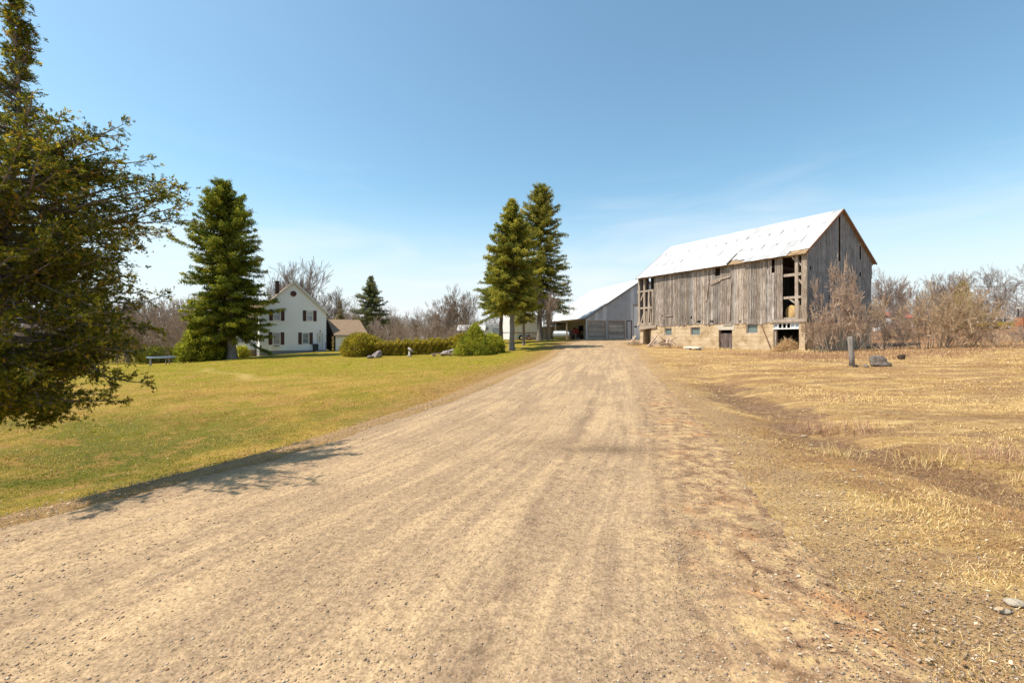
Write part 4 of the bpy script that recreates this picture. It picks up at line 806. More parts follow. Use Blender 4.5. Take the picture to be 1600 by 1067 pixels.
# roof
def roof(root, fr, a0, a1, wd, ze, zr, ov, gov, mat, under, miss=(), name='metal_roof', tiltc=None, pan=.78, boards_part=True, zend=None, colr=None, fascia=None, both=True, rib=.022):
    rise = zr-ze; half = wd/2; sl = math.hypot(rise, half); rr = random.Random(23)
    zf = lambda a_: 0.
    for side in ((0, 1) if both else (0,)):
        mb = MB(); ub = MB()
        def PT(a_, v, up=0.):                      # v: distance up the slope from the wall top line, negative past the eave
            h_ = v/sl*half; z_ = ze+v/sl*rise; tt_ = -h_ if side == 0 else -(wd-h_)
            nx_ = rise/sl*(1 if side == 0 else -1); return fr.P(a_, z_+up*half/sl, tt_+nx_*up)
        nA = int((a1-a0+2*gov)/pan)+1; da = (a1-a0+2*gov)/nA; rows = [-ov]+[(-ov)+(sl+ov)*f_ for f_ in (.36, .70, 1.)]
        for i in range(nA):
            for j in range(len(rows)-1):
                A0 = a0-gov+i*da; lift = .075+.006*rr.random()+.012*(j); v0 = rows[j]-(rr.uniform(0, .06) if j == 0 else .06); v1 = rows[j+1]
                mid_ = A0+da/2
                if any(m_[0] < mid_ < m_[1] and m_[2] < (v0+v1)/2 < m_[3] and side == m_[4] for m_ in miss):
                    v0 = min(v1-.1, v0+rr.uniform(.5, .75))
                    
                tn = rr.uniform(.93, 1.04); tn = tn*(.8 if rr.random() < .1 else 1); c_ = (tn, tn, tn); K_ = 8 if rib > 0 else 1; b0 = len(mb.v)
                for k_ in range(K_+1):
                    up = lift+(rib if k_ % 2 else 0); e1 = rr.uniform(0, .03) if j == 0 else 0
                    a_ = A0+(da+.02)*k_/K_; mb.v += [PT(a_, v0, up+e1), PT(a_, v1, up)]; mb.c += [c_, c_]
                for k_ in range(K_):
                    q_ = (b0+2*k_, b0+2*k_+2, b0+2*k_+3, b0+2*k_+1); mb.f.append(q_)
        mb.build(name, mat, root)
        if boards_part:
            v = -ov+.05
            while v < sl-.1:
                w_ = min(.24, sl-v); p_ = [PT(a0-gov+.04, v, .0), PT(a1+gov-.04, v, .0), PT(a1+gov-.04, v+w_-.02, .0), PT(a0-gov+.04, v+w_-.02, .0)]; q_ = [PT(a0-gov+.04, v, .03), PT(a1+gov-.04, v, .03), PT(a1+gov-.04, v+w_-.02, .03), PT(a0-gov+.04, v+w_-.02, .03)]
                tn = rr.uniform(.8, 1.15); ub.hexa(p_+q_, (tn, tn*.97, tn*.93)); v += w_
            na = int((a1-a0)/.9)
            for i in range(na+1):
                a_ = a0+(a1-a0)*i/na; ub.bar(PT(a_, -ov+.08, -.07), PT(a_, sl-.1, -.07), .07, .12)
            ub.build('roof_boards', under, root)
        if fascia:
            fb = MB()
            for a_ in (a0-gov, a1+gov): fb.bar(PT(a_, -ov, .03), PT(a_, sl+.02, .03), .045, .17, up=fr.P(0, 0, 0) if False else (0, 0, 1))
            fb.build('barge_board', fascia, root)
def slopev(px, py):
    return fl.sz(px, py)[0]
s_a, s_b = fl.sz(1163, 404)[0], fl.sz(1140, 404)[0]
roof(barn, fl, 0, BL, BW, ZE, ZR, .42, .28, M_metal, M_boardr, miss=[(s_a, s_b, -1, 2.5, 0), (-.5, 1.15, -1, 2.5, 0)], fascia=simple('rusty_fascia', (.24, .13, .08), .9, .1, .3, 4))
# patches, seams and a lifted sheet
def slab_on_roof(mb, a0_, a1_, v0_, v1_, up0, up1, col=(1, 1, 1)):
    half = BW/2; rise = ZR-ZE; sl = math.hypot(rise, half)
    def PT(a_, v, up): h_ = v/sl*half; return fl.P(a_, ZE+v/sl*rise+up*half/sl, -h_+rise/sl*up)
    p_ = [PT(a0_, v0_, up0), PT(a1_, v0_, up0), PT(a1_, v1_, up1), PT(a0_, v1_, up1)]; q_ = [PT(a0_, v0_, up0+.012), PT(a1_, v0_, up0+.012), PT(a1_, v1_, up1+.012), PT(a0_, v1_, up1+.012)]
    mb.hexa(p_+q_, col)
b = MB()
slab_on_roof(b, s_b-.05, s_b+.12, -.35, 1.5, .14, .13, (.35, .33, .3))
b.build('lifted_sheet', simple('dark_seam', (.28, .26, .24), .8), barn); M_seam = simple('lifted_seams', (.30, .29, .28), .8)
for i in range(30):
    b = MB(); a_ = .9+i*.57+random.uniform(-.1, .1); v_ = (1.7, 4.1)[i % 2]+random.uniform(-.15, .15); L1 = random.uniform(.3, 1.0)*(1.3 if i % 2 == 0 else .8)
    slab_on_roof(b, a_, a_+random.uniform(.03, .075), v_, v_+L1, .15, .148); b.build('roof_seam', M_seam, barn)
b = MB()
for i in range(6): slab_on_roof(b, random.uniform(-.1, .5), random.uniform(.7, 1.3), -.3+i*.13, -.22+i*.13, .06, .06+random.uniform(0, .04), (1, .95, .85))
b.build('loose_boards', M_boardr, barn)
# doors, windows
r_ = ops['md']; b = MB(); boards(b, fl, r_[0], r_[1], lambda s_: .5, lambda s_: r_[3]-.28, [], random.Random(3), t=-.18, tone=(.55, .8), jb=.03)
b.build('door', weathered('door_boards', (.08, .055, .05), (.2, .15, .135), (.34, .28, .26)), barn)
b = MB(); fl.box(b, r_[0]-.25, r_[1]+.1, r_[3], r_[3]+.42, -.1, .03); fl.box(b, r_[0]-.02, r_[0]+.9, r_[3]+.44, r_[3]+.5, -.1, .10); b.build('lintel', M_conc, barn)
for k_ in ('wa', 'wb', 'wc'):
    r_ = ops[k_]; b = MB(); f_ = .09
    fl.box(b, r_[0], r_[0]+f_, r_[2], r_[3], -.22, -.06); fl.box(b, r_[1]-f_, r_[1], r_[2], r_[3], -.22, -.06); fl.box(b, r_[0]+f_, r_[1]-f_, r_[3]-.12, r_[3], -.22, -.06); fl.box(b, r_[0]+f_, r_[1]-f_, r_[2], r_[2]+.06, -.22, -.06)
    wn = b.build('window', M_board, barn); b = MB(); fl.box(b, r_[0]+f_, r_[1]-f_, r_[2]+.06, r_[3]-.12, -.17, -.15); b.build('pane', M_glass, wn)
r_ = ops['big']; zt0, zt1 = fl.sz(1228, 512.5)[1], r_[3]
b = MB(); fl.box(b, r_[0], r_[1], zt0-.09, zt0, -.2, .03); fl.box(b, r_[0], r_[1], zt1-.06, zt1-.003, -.2, -.03)
for i in range(7): a_ = r_[0]+(r_[1]-r_[0])*i/6; fl.box(b, a_-.03 if i else a_, a_+.03 if i < 6 else a_, zt0, zt1-.06, -.16, -.05)
wn = b.build('transom_window', M_white, barn); b = MB()
for i in (0, 1, 5): a_ = r_[0]+(r_[1]-r_[0])*i/6; fl.box(b, a_+.035, a_+(r_[1]-r_[0])/6-.035, zt0+.005, zt1-.065, -.11, -.10)
b.build('pane', simple('pale_glass', (.38, .42, .46), .3, .5), wn)
b = MB(); fl.box(b, r_[1]-.2, r_[1], .3, zt0-.09, -.3, -.08); b.build('door_frame', M_board, barn)
# plank above right opening, rotten sill over left door
b = MB(); a0_, a1_ = fl.sz(1262, 500)[0], fl.sz(1207, 500)[0]; fl.box(b, a0_, a1_, ZF-.03, ZF+.22, .02, .10); b.build('plank', M_beam, barn); b = MB(); r_ = ops['door0']; b.bar(fl.P(r_[0]-.9, r_[3]+.25, .05), fl.P(r_[1]+.5, r_[3]+.02, .05), .3, .2, up=(-.874, -.486, 0)); b.build('sill_beam', M_beam, barn)
b = MB(); r_ = ops['door0']; b.bar(fl.P(r_[0]+.35, .6, -.5), fl.P(r_[0]+.55, r_[3], -.3), .12, .08); b.bar(fl.P(r_[0]+.7, .6, -.7), fl.P(r_[0]+.3, r_[3]-.1, -.4), .2, .05, (.6, .6, .6)); b.build('broken_door', M_board, barn)
# hay bale inside
bx_, by_, bz_ = fl.P(fl.sz(1235, 488)[0], ZF+.14, -.85)
hb = MB(); hb.tube([(bx_-.55, by_-.1, bz_+.62), (bx_-.52, by_-.1, bz_+.62), (bx_+.5, by_+.1, bz_+.62), (bx_+.55, by_+.1, bz_+.62)], [.55, .62, .62, .55], 20)
tag(hb.build('hay_bale', M_hay, None, smooth=True), 'round hay bale lying inside the upper right opening of the barn', 'hay bale')
# straw heap in the big opening
def heap(name, c, w_, h_, n_, pal, label, cat, ln=(.2, .6), wd=(.012, .03), kind=None):
    rs = np.random.RandomState(len(name)*7+n_); a_ = rs.uniform(0, 6.28, n_); r0 = np.sqrt(rs.uniform(0, 1, n_)); x_ = c[0]+np.cos(a_)*r0*w_/2; y_ = c[1]+np.sin(a_)*r0*w_/3
    z_ = c[2]+h_*(1-r0**1.5)*rs.uniform(.4, 1, n_); V_, F_ = kites(np.stack([x_, y_, z_], 1), rs.normal(0, 1, (n_, 3))*[1, 1, .55]+[0, 0, .25], rs.normal(0, 1, (n_, 3)), rs.uniform(*ln, n_), rs.uniform(*wd, n_))
    o_ = link(name, npmesh(name, V_, F_, M_blade, col=np.repeat(pick(n_, pal, .2), 4, 0))); return tag(o_, label, cat, kind=kind)
x_, y_, _ = fl.P(fl.sz(1229, 540)[0], 0, -.3); heap('straw_heap', (x_, y_, .4), 2.3, 1.05, 5000, [(.55,.38,.2),(.42,.27,.14),(.62,.47,.28)], 'heap of loose straw spilling out of the large barn opening', 'straw heap')
# timber debris at the left end
rnd = random.Random(77); WB = weathered('old_planks', (.25, .17, .12), (.45, .34, .26), (.62, .52, .43))
for (pxc, D_, w_, n_, lab) in ((1037, 46.5, 2.6, 34, 'pile of broken timber heaped against the barn wall under the left windows'), (993, 52.2, 1.6, 16, 'splintered boards leaning at the far left corner of the barn')):
    x0_, y0_, z0_ = at(pxc, D_); b = MB()
    for i in range(n_):
        cx_, cy_ = x0_+rnd.gauss(0, w_*.28), y0_+rnd.gauss(0, .35); L1 = rnd.uniform(.6, 1.9); az = rnd.uniform(0, 3.14); e_ = rnd.uniform(-.1, .9); dx, dy, dz_ = math.cos(az)*math.cos(e_)*L1/2, math.sin(az)*math.cos(e_)*L1/4, math.sin(e_)*L1/2
        zz_ = z0_+.08+rnd.uniform(0, .4)*(1-abs(cx_-x0_)/w_)+abs(dz_); tn = rnd.uniform(.8, 1.25)
        b.bar((cx_-dx, cy_-dy, zz_-dz_), (cx_+dx, cy_+dy, zz_+dz_), rnd.uniform(.06, .2), rnd.uniform(.03, .08), (tn, tn*.97, tn*.93))
    tag(b.build('timber_pile', WB), lab, 'timber pile')
x_, y_, z_ = at(1084, 42.3); b = MB(); b.box((x_, y_, z_+.22), (1.7, .8, .1), 2.07); b.box((x_-.35, y_+.3, z_+.08), (.35, .35, .2), 2.07, (.6, .6, .6)); b.box((x_+.25, y_-.45, z_+.08), (.35, .35, .2), 2.07, (.6, .6, .6))
tag(b.build('concrete_slab', simple('pale_slab', (.72, .7, .64), .8, .2, .08, 4)), 'pale slab lying on blocks in the grass in front of the barn', 'slab')
for (xa, ya, xb, yb, lab) in ((1189, 507, 1206, 549, 'thin rusty rod leaning against the barn foundation'),):
    sa, za = fl.sz(xa, ya, .1); sb, zb = fl.sz(xb, yb, .3); b = MB(); b.tube([fl.P(sa, za, .06), fl.P(sb, max(zb, .3), .35)], .035, 6); tag(b.build('metal_rod', simple('rust', (.22, .12, .07))), lab, 'rod')

# ------------------------------------------------------------------ white farmhouse
HX, HY0 = -29.6, 54.0
hf = Fr(HX, HY0, .839, .545); HWd, HL = 7.4, 10.0
hs = Fr(HX, HY0, -.545, .839); hs.nx, hs.ny = -.839, -.545; hs.out = -1
house = empty('farmhouse', (HX, HY0, -.6), 'white two storey farmhouse with brown shutters and brown roof', 'house')
n = N('white_siding', .65, .3); P_ = n.pos(); wv = n.wave(P_, 1.35, 0, 'Z'); f = n.noise(P_, .7, 4, .5); n.bump(wv, .35, .02)
M_side = n.color(n.mix(n.rng(wv, 0., .12, .22, 0.), n.ramp(f, [(.3, (.82, .82, .82)), (.7, (.88, .88, .88))]), (.45, .46, .48)))
n = N('brown_shingles', .95, .1); P_ = n.pos(); f = n.noise(P_, 5, 5, .7); f2 = n.noise(P_, .6, 3, .5); M_shing = n.color(n.mix(n.math('MULTIPLY', f2, .5), n.ramp(f, [(.3, (.17, .115, .075)), (.7, (.30, .21, .14))]), (.26, .185, .125)))
M_shut = simple('brown_shutter', (.085, .04, .032), .7, .3, .15, 8); M_trim = simple('pale_trim', (.62, .60, .55), .7, .3, .08)
M_pane = simple('window_glass', (.22, .25, .28), .08, .7, .25, 1.5); M_hfound = simple('grey_foundation', (.27, .26, .25), .9, .15, .15, 3); M_curt = simple('curtain', (.55, .56, .58), .8, .1, .1)
EZ, RZ, SB = 4.72, 8.28, .02
wins = {'w1': hf.rect(427.5, 484.5, 438, 500), 'w2': hf.rect(479.5, 486.2, 488.5, 500.8), 'w3': hf.rect(426.5, 520, 437.5, 537.5), 'w4': hf.rect(472.5, 520.5, 482.5, 536.8), 'dr': hf.rect(495.5, 521.5, 504, 547)}
b = MB(); hf.wall(b, 0, HWd, SB, EZ, .2, list(wins.values()))
b.quad([hf.P(0, EZ), hf.P(HWd, EZ), hf.P(HWd/2, RZ)]); b.quad([hf.P(HWd, EZ, -.2), hf.P(0, EZ, -.2), hf.P(HWd/2, RZ, -.2)])
swin = [hs.rect(399.6, 519, 401.5, 538), hs.rect(399.5, 484, 401.4, 500)]
swin = [(2.6, 3.6, .9, 2.4), (2.6, 3.6, 3.2, 4.3), (6.0, 7.0, .9, 2.4), (6, 7, 3.2, 4.3)]
hs.wall(b, .202, HL, SB, EZ-.002, .2, swin)
hb2 = Fr(*hs.P(HL, 0)[:2], .839, .545); hb2.nx, hb2.ny = -.545, .839; hb2.out = -1; hb2.wall(b, .202, HWd, SB, EZ, .2, [])
b.quad([hb2.P(HWd, EZ), hb2.P(0, EZ), hb2.P(HWd/2, RZ)])
hr = Fr(*hf.P(HWd, 0)[:2], -.545, .839); hr.nx, hr.ny = .839, .545; hr.out = 1; hr.wall(b, .202, HL-.202, SB, EZ-.002, .2, [])
b.build('wall', M_side, house)
b = MB(); hf.wall(b, .03, HWd-.03, -1.2, SB, .2, []); hs.wall(b, .23, HL-.03, -1.2, SB-.001, .2, []); hr.wall(b, .23, HL-.23, -1.2, SB-.001, .2, []); b.build('foundation', M_hfound, house)
# house roof: ridge runs along the depth
def gable_roof(root, fr, depth, wd, ze, zr, ov, gov, mat, trim, th=.14, name='roof'):
    half = wd/2; sl = math.hypot(half, zr-ze); k = ov/half; mb = MB(); tb = MB()
    for side in (0, 1):
        s0 = -ov if side == 0 else wd+ov; z0 = ze-(zr-ze)*k; c = wd/2
        A = [fr.P(s0, z0, gov), fr.P(c, zr, gov), fr.P(c, zr, -depth-gov), fr.P(s0, z0, -depth-gov)]
        Bt = [(x_, y_, z_+th) for x_, y_, z_ in A]; P8 = A+Bt if side else [A[i] for i in (3, 2, 1, 0)]+[Bt[i] for i in (3, 2, 1, 0)]
        mb.hexa(P8)
        tb.bar(fr.P(s0, z0+.02, gov+.02), fr.P(c, zr+.02, gov+.02), .04, .2, up=(0, 0, 1))
        tb.bar(fr.P(s0, z0+.02, gov), fr.P(s0, z0+.02, -depth-gov), .05, .16, up=(0, 0, 1))
    rf = mb.build(name, mat, root); tb.build('fascia', trim, root); return rf
rf = gable_roof(house, hf, HL, HWd, EZ, RZ, .32, .3, M_shing, M_trim)
b = MB(); cxp = hf.P(2.2, 0, -3.2); b.box((cxp[0], cxp[1], 7.8), (.45, .45, 1.5), .57); b.box((cxp[0], cxp[1], 8.6), (.54, .54, .1), .57); b.build('chimney', simple('dark_brick', (.07, .05, .045), .9, .1, .3, 9), rf)
def window(root, fr, r_, shut=True, sw=.38, curtain=False):
    b_ = MB(); f_ = .07
    fr.box(b_, r_[0]-.06, r_[0]+f_, r_[2]-.06, r_[3]+.06, -.1, .03); fr.box(b_, r_[1]-f_, r_[1]+.06, r_[2]-.06, r_[3]+.06, -.1, .03)
    fr.box(b_, r_[0]+f_, r_[1]-f_, r_[3]-f_, r_[3]+.06, -.1, .03); fr.box(b_, r_[0]+f_, r_[1]-f_, r_[2]-.06, r_[2]+f_, -.1, .045)
    m_ = (r_[2]+r_[3])/2; fr.box(b_, r_[0]+f_, r_[1]-f_, m_-.03, m_+.03, -.08, .0); w_ = b_.build('window', M_trim, root)
    b_ = MB(); fr.box(b_, r_[0]+f_, r_[1]-f_, r_[2]+f_, r_[3]-f_, -.09, -.07); b_.build('pane', M_pane, w_)
    if curtain: b_ = MB(); fr.box(b_, r_[0]+f_+.02, r_[1]-f_-.02, m_, r_[3]-f_-.01, -.066, -.06); b_.build('blind', M_curt, w_)
    if shut:
        for s_ in (0, 1):
            b_ = MB(); a_ = r_[0]-.08-sw if s_ == 0 else r_[1]+.08; fr.box(b_, a_, a_+sw, r_[2]-.08, r_[3]+.08, .004, .05)
            for i in range(9): z_ = r_[2]+(r_[3]-r_[2])*(i+.5)/9; fr.box(b_, a_+.05, a_+sw-.05, z_-.03, z_+.03, .05, .06)
            b_.build('shutter', M_shut, w_)
for k_ in ('w1', 'w2', 'w3', 'w4'): window(house, hf, wins[k_], curtain=k_ in ('w1', 'w2'))
for r_ in swin: window(house, hs, r_, sw=.3)
r_ = wins['dr']; b = MB(); hf.box(b, r_[0]+.06, r_[1]-.06, r_[2]+.02, r_[3]-.05, -.12, -.06); dr = b.build('door', M_white, house)
b = MB(); hf.box(b, r_[0]+.22, r_[1]-.24, r_[2]+1., r_[3]-.3, -.06, -.045); b.build('door_glass', simple('amber_glass', (.2, .13, .03), .2, .5), dr)
b = MB()
for i in (1, 2): a_ = r_[0]+.22+(r_[1]-r_[0]-.46)*i/3; hf.box(b, a_-.015, a_+.015, r_[2]+1., r_[3]-.3, -.045, -.035)
for i in (1, 2): z_ = r_[2]+1.+(r_[3]-.3-r_[2]-1.)*i/3; hf.box(b, r_[0]+.22, r_[1]-.24, z_-.015, z_+.015, -.034, -.030)
b.build('muntins', M_white, dr)
b = MB(); hf.box(b, r_[0]-.06, r_[0]+.06, r_[2], r_[3]+.08, -.05, .04); hf.box(b, r_[1]-.06, r_[1]+.06, r_[2], r_[3]+.08, -.05, .04); hf.box(b, r_[0]+.06, r_[1]-.06, r_[3]-.05, r_[3]+.08, -.05, .04); b.build('door_frame', M_trim, house)
b = MB(); hf.box(b, r_[0]-.4, r_[1]+.7, -.45, SB-.05, .02, 1.1); hf.box(b, r_[0]-.4, r_[1]+.3, -.6, -.2, 1.1, 1.5); b.build('door_step', M_hfound, house)
b = MB()
for a_ in (r_[1]+.15, r_[1]+.65): b.tube([hf.P(a_, -.1, 1.05), hf.P(a_, .95, 1.05)], .025, 6)
b.tube([hf.P(r_[1]+.12, .95, 1.05), hf.P(r_[1]+.7, .95, 1.05)], .025, 6); b.tube([hf.P(r_[1]+.68, .95, .1), hf.P(r_[1]+.68, .95, 1.05)], .025, 6); b.build('handrail', M_black, house)
b = MB(); a_, z_ = hf.sz(500, 517.3); cc_ = hf.P(a_, z_, .12); b.tube([(cc_[0], cc_[1], cc_[2]-.12), cc_, (cc_[0], cc_[1], cc_[2]+.12)], [.05, .1, .04], 8); b.build('porch_lamp', simple('brass', (.4, .25, .1), .4, .5), house)
a_, z_ = hf.sz(458.5, 459); b = MB(); b.tube([hf.P(a_, z_, .0), hf.P(a_, z_, .07)], .36, 8); vn = b.build('gable_vent', simple('vent_red', (.14, .05, .04), .7, .2), house); b = MB(); b.tube([hf.P(a_, z_, .06), hf.P(a_, z_, .085)], .26, 8); b.build('louvre', M_shut, vn)
b = MB(); a_, z_ = hf.sz(432, 540.3); hf.box(b, a_-.3, a_+.3, z_-.05, z_+.05, .02, .3); b.build('window_box', M_hfound, house)
# left rear wing
wf = Fr(*hs.P(5.2, 0, 2.6)[:2], .839, .545); wing = [(.5, 1.3, .9, 2.4)]
b = MB(); wf.wall(b, 0, 2.58, SB, 3.9, .2, wing); wl = Fr(*hs.P(5.2, 0, 2.6)[:2], -.545, .839); wl.nx, wl.ny = -.839, -.545; wl.out = -1; wl.wall(b, .202, 4.6, SB, 3.9, .2, [(1.5, 2.4, .9, 2.4)])
b.quad([wl.P(4.6, 3.9), wl.P(0, 3.9), wl.P(2.3, 5.9)]); b.build('side_wing', M_side, house)
window(house, wf, wing[0], sw=.25); window(house, wl, (1.5, 2.4, .9, 2.4), sw=.3)
b = MB()
for sd_ in (0, 1):
    t0 = -.3 if sd_ == 0 else 4.9; A = [wl.P(t0, 3.65, .25), wl.P(2.3, 5.9, .25), wl.P(2.3, 5.9, -4.5), wl.P(t0, 3.65, -4.5)]; b.hexa(A+[(x_, y_, z_+.13) for x_, y_, z_ in A])
b.build('side_wing_roof', M_shing, house)
b = MB(); wf.wall(b, .03, 2.55, -1.6, SB, .2, []); wl.wall(b, .23, 4.55, -1.6, SB, .2, []); b.build('foundation', simple('ochre_block', (.42, .30, .16), .9), house, label='ochre foundation block')
# porch urn by the door
a_ = hf.sz(491.5, 540)[0]; px_, py_, _ = hf.P(a_, 0, .6); z_ = hz(px_, py_); b = MB(); b.tube([(px_, py_, z_), (px_, py_, z_+.3), (px_, py_, z_+.95), (px_, py_, z_+1.0)], [.28, .3, .34, .3], 12); tag(b.build('rubbish_bin', simple('dark_plastic', (.03, .035, .04), .6, .3)), 'dark bin standing left of the house door', 'bin')
# garage with dark breezeway end
GX0, GY0 = -21.8, 57.0; gf = Fr(GX0, GY0, .839, .545); gl_ = Fr(GX0, GY0, -.545, .839); gl_.nx, gl_.ny = -.839, -.545; gl_.out = -1
gar = empty('garage', (GX0, GY0, -.1), 'low white garage with brown roof joined to the right side of the house', 'garage')
GWD, GD, GE, GR = 3.7, 8.0, 1.95, 3.85
b = MB(); gf.wall(b, 0, GWD, -.05, GE, .15, []); b.build('wall', simple('garage_white', (.72, .73, .75), .6, .3, .05), gar)
b = MB(); gl_.wall(b, .152, GD, -.05, GE, .15, [(1.0, 2.9, -.1, 1.8)]); b.quad([gl_.P(GD, GE), gl_.P(0, GE), gl_.P(GD/2, GR)]); gr_ = Fr(*gf.P(GWD, 0)[:2], -.545, .839); gr_.nx, gr_.ny = .839, .545; gr_.wall(b, .152, GD, -.05, GE, .15, []); b.quad([gr_.P(0, GE), gr_.P(GD, GE), gr_.P(GD/2, GR)])
b.build('end_wall', simple('dark_brown_siding', (.05, .03, .025), .8, .2, .2), gar)
b = MB()
for sd_ in (0, 1):
    t0 = -.35 if sd_ == 0 else GD+.3; zo = GE-.35*(GR-GE)/(GD/2); A = [gl_.P(t0, zo, .25), gl_.P(GD/2, GR, .25), gl_.P(GD/2, GR, -GWD-.25), gl_.P(t0, zo, -GWD-.25)]; b.hexa(A+[(x_, y_, z_+.1) for x_, y_, z_ in A])
b.build('roof', M_shing, gar); b = MB(); b.bar(gl_.P(-.36, GE-.15, .25), gl_.P(-.36, GE-.15, -GWD-.25), .04, .14); b.build('fascia', M_hfound, gar)
b = MB(); gf.wall(b, .01, GWD, -.8, -.05, .15, []); b.build('foundation', M_hfound, gar)

# ------------------------------------------------------------------ machine shed
SX, SY = 10.3, 64.0; sf = Fr(SX, SY, .966, .26); ss = Fr(SX, SY, -.26, .966); ss.nx, ss.ny = -.966, -.26; ss.out = -1
SE, SRZ, SWd, SLn = 4.3, 10.0, 18.0, 17.5; SG = 1.25
shed = empty('machine_shed', (SX, SY, SG), 'long grey metal clad shed with white roof and two plank garage doors', 'shed')
def srake(s_): return SE+(SRZ-SE)*(1-abs(s_-SWd/2)/(SWd/2))
d1 = sf.rect(919, 502, 946, 531); d2 = sf.rect(951, 502, 975.6, 531); md = sf.rect(979.5, 501.5, 987, 530); wd_ = sf.rect(989.6, 478, 1003, 531)
M_clad = simple('grey_cladding', (.47, .475, .48), .6, .4, .1, 1.2)
rnd = random.Random(4); b = MB(); a = 0.
ops2 = [(o_[0], o_[1], -9, o_[3]) for o_ in (d1, d2, md, wd_)]
while a < SWd-.01:
    w_ = min(.62, SWd-a)
    cuts = sorted([a, a+w_]+[v for o_ in ops2 for v in o_[:2] if a < v < a+w_]); tn = random.Random(int(a*10)).choice((.8, .92, 1.05, 1.2, .86)); 
    for c0, c1 in zip(cuts[:-1], cuts[1:]):
        m = (c0+c1)/2; z0 = SG-.3
        for o_ in ops2:
            if o_[0] < m < o_[1]: z0 = o_[3]
        z1a, z1b = srake(c0)-.05, srake(c1)-.05
        p_ = [sf.P(c0, z0, 0), sf.P(c1, z0, 0), sf.P(c1, z0, -.08), sf.P(c0, z0, -.08), sf.P(c0, z1a, 0), sf.P(c1, z1b, 0), sf.P(c1, z1b, -.08), sf.P(c0, z1a, -.08)]; b.hexa(p_, (tn, tn, tn))
    sf.box(b, a-.0, a+.035, SG+2.9, srake(a)-.1, .001, .03, (1.15, 1.15, 1.15)) if a > .1 else None
    a += w_
b.build('wall', M_clad, shed)
b = MB(); sbk = Fr(*ss.P(SLn, 0)[:2], .966, .26); sbk.nx, sbk.ny = -.26, .966; sbk.out = -1; sbk.wall(b, 0, SWd, SG-.4, SE, .1, []); b.quad([sbk.P(0, SE), sbk.P(SWd, SE), sbk.P(SWd/2, SRZ)])
sr = Fr(*sf.P(SWd, 0)[:2], -.26, .966); sr.nx, sr.ny = .966, .26; sr.wall(b, .1, SLn, SG-.4, SE, .1, []); b.build('back_wall', M_clad, shed)
rw = Fr(*ss.P(0, 0, -3.6)[:2], -.26, .966); rw.nx, rw.ny = -.966, -.26; rw.out = -1
wn_ = (9.0, 11.0, 2.6, 3.5); b = MB(); rw.wall(b, .1, SLn-.1, SG-.4, SE+1.6, .1, [wn_]); b.build('side_wall', simple('pale_boards', (.36, .34, .32), .9, .1, .2, 2), shed, label='recessed pale boarded side wall')
b = MB(); rw.box(b, wn_[0], wn_[1], wn_[2], wn_[3], -.08, -.04); b.build('window', M_black, shed)
sheddoor = weathered('garage_planks', (.24, .20, .17), (.46, .41, .36), (.64, .59, .53), 3)
for o_ in (d1, d2):
    b = MB(); z_ = SG-.05; rr = random.Random(int(o_[0]*10)); 
    while z_ < o_[3]-.03:
        h_ = min(rr.choice((.22, .28, .2)), o_[3]-z_); tn = rr.uniform(.55, 1.2); sf.box(b, o_[0]+.05, o_[1]-.05, z_, z_+h_-.02, -.10, -.05+rr.uniform(0, .01), (tn, tn, tn*.97)); z_ += h_
    g_ = b.build('garage_door', sheddoor, shed); b = MB()
    sf.box(b, o_[0]-.1, o_[0]+.04, SG-.1, o_[3]+.1, -.05, .04); sf.box(b, o_[1]-.04, o_[1]+.1, SG-.1, o_[3]+.1, -.05, .04); sf.box(b, o_[0]+.04, o_[1]-.04, o_[3]-.03, o_[3]+.1, -.05, .04); b.build('frame', M_beam, g_)
b = MB(); sf.box(b, md[0]+.06, md[1]-.06, SG-.02, md[3]-.06, -.06, -.02); dd_ = b.build('door', M_clad, shed); b = MB(); sf.box(b, md[0]-.05, md[0]+.06, SG-.05, md[3]+.06, -.04, .035); sf.box(b, md[1]-.06, md[1]+.05, SG-.05, md[3]+.06, -.04, .035); sf.box(b, md[0]+.06, md[1]-.06, md[3]-.06, md[3]+.06, -.04, .035); b.build('frame', simple('brown_frame', (.12, .08, .06)), dd_)
b = MB(); sf.box(b, wd_[0]+.05, wd_[1]-.05, SG-.05, wd_[3]-.02, -.06, .02); sd2 = b.build('sliding_door', M_white, shed); b = MB(); a_, z_ = sf.sz(993, 510.5); sf.box(b, a_-.2, a_+.2, z_-.1, z_+.1, .02, .04); b.build('vent', M_black, sd2)
b = MB(); sf.box(b, wd_[0]-.05, wd_[1]+.2, wd_[3], wd_[3]+.14, .0, .06); b.build('door_track', simple('rust_track', (.35, .2, .12)), shed)
sroof = Fr(SX, SY, -.26, .966); sroof.nx, sroof.ny = -.966, -.26; sroof.out = -1
roof(shed, sroof, 0, SLn, SWd, SE, SRZ, .3, .25, M_metal, M_boardr, fascia=simple('grey_trim', (.2, .2, .2)), pan=.9)
b = MB()
for a_ in (.25, 7.46, 12.4, 17.2): b.bar(ss.P(a_, SG-.3, -.12), ss.P(a_, SE, -.12), .2, .2)
ss.box(b, 0.1, SLn, SE-.3, SE-.05, -.24, -.04); b.build('posts', M_beam, shed)
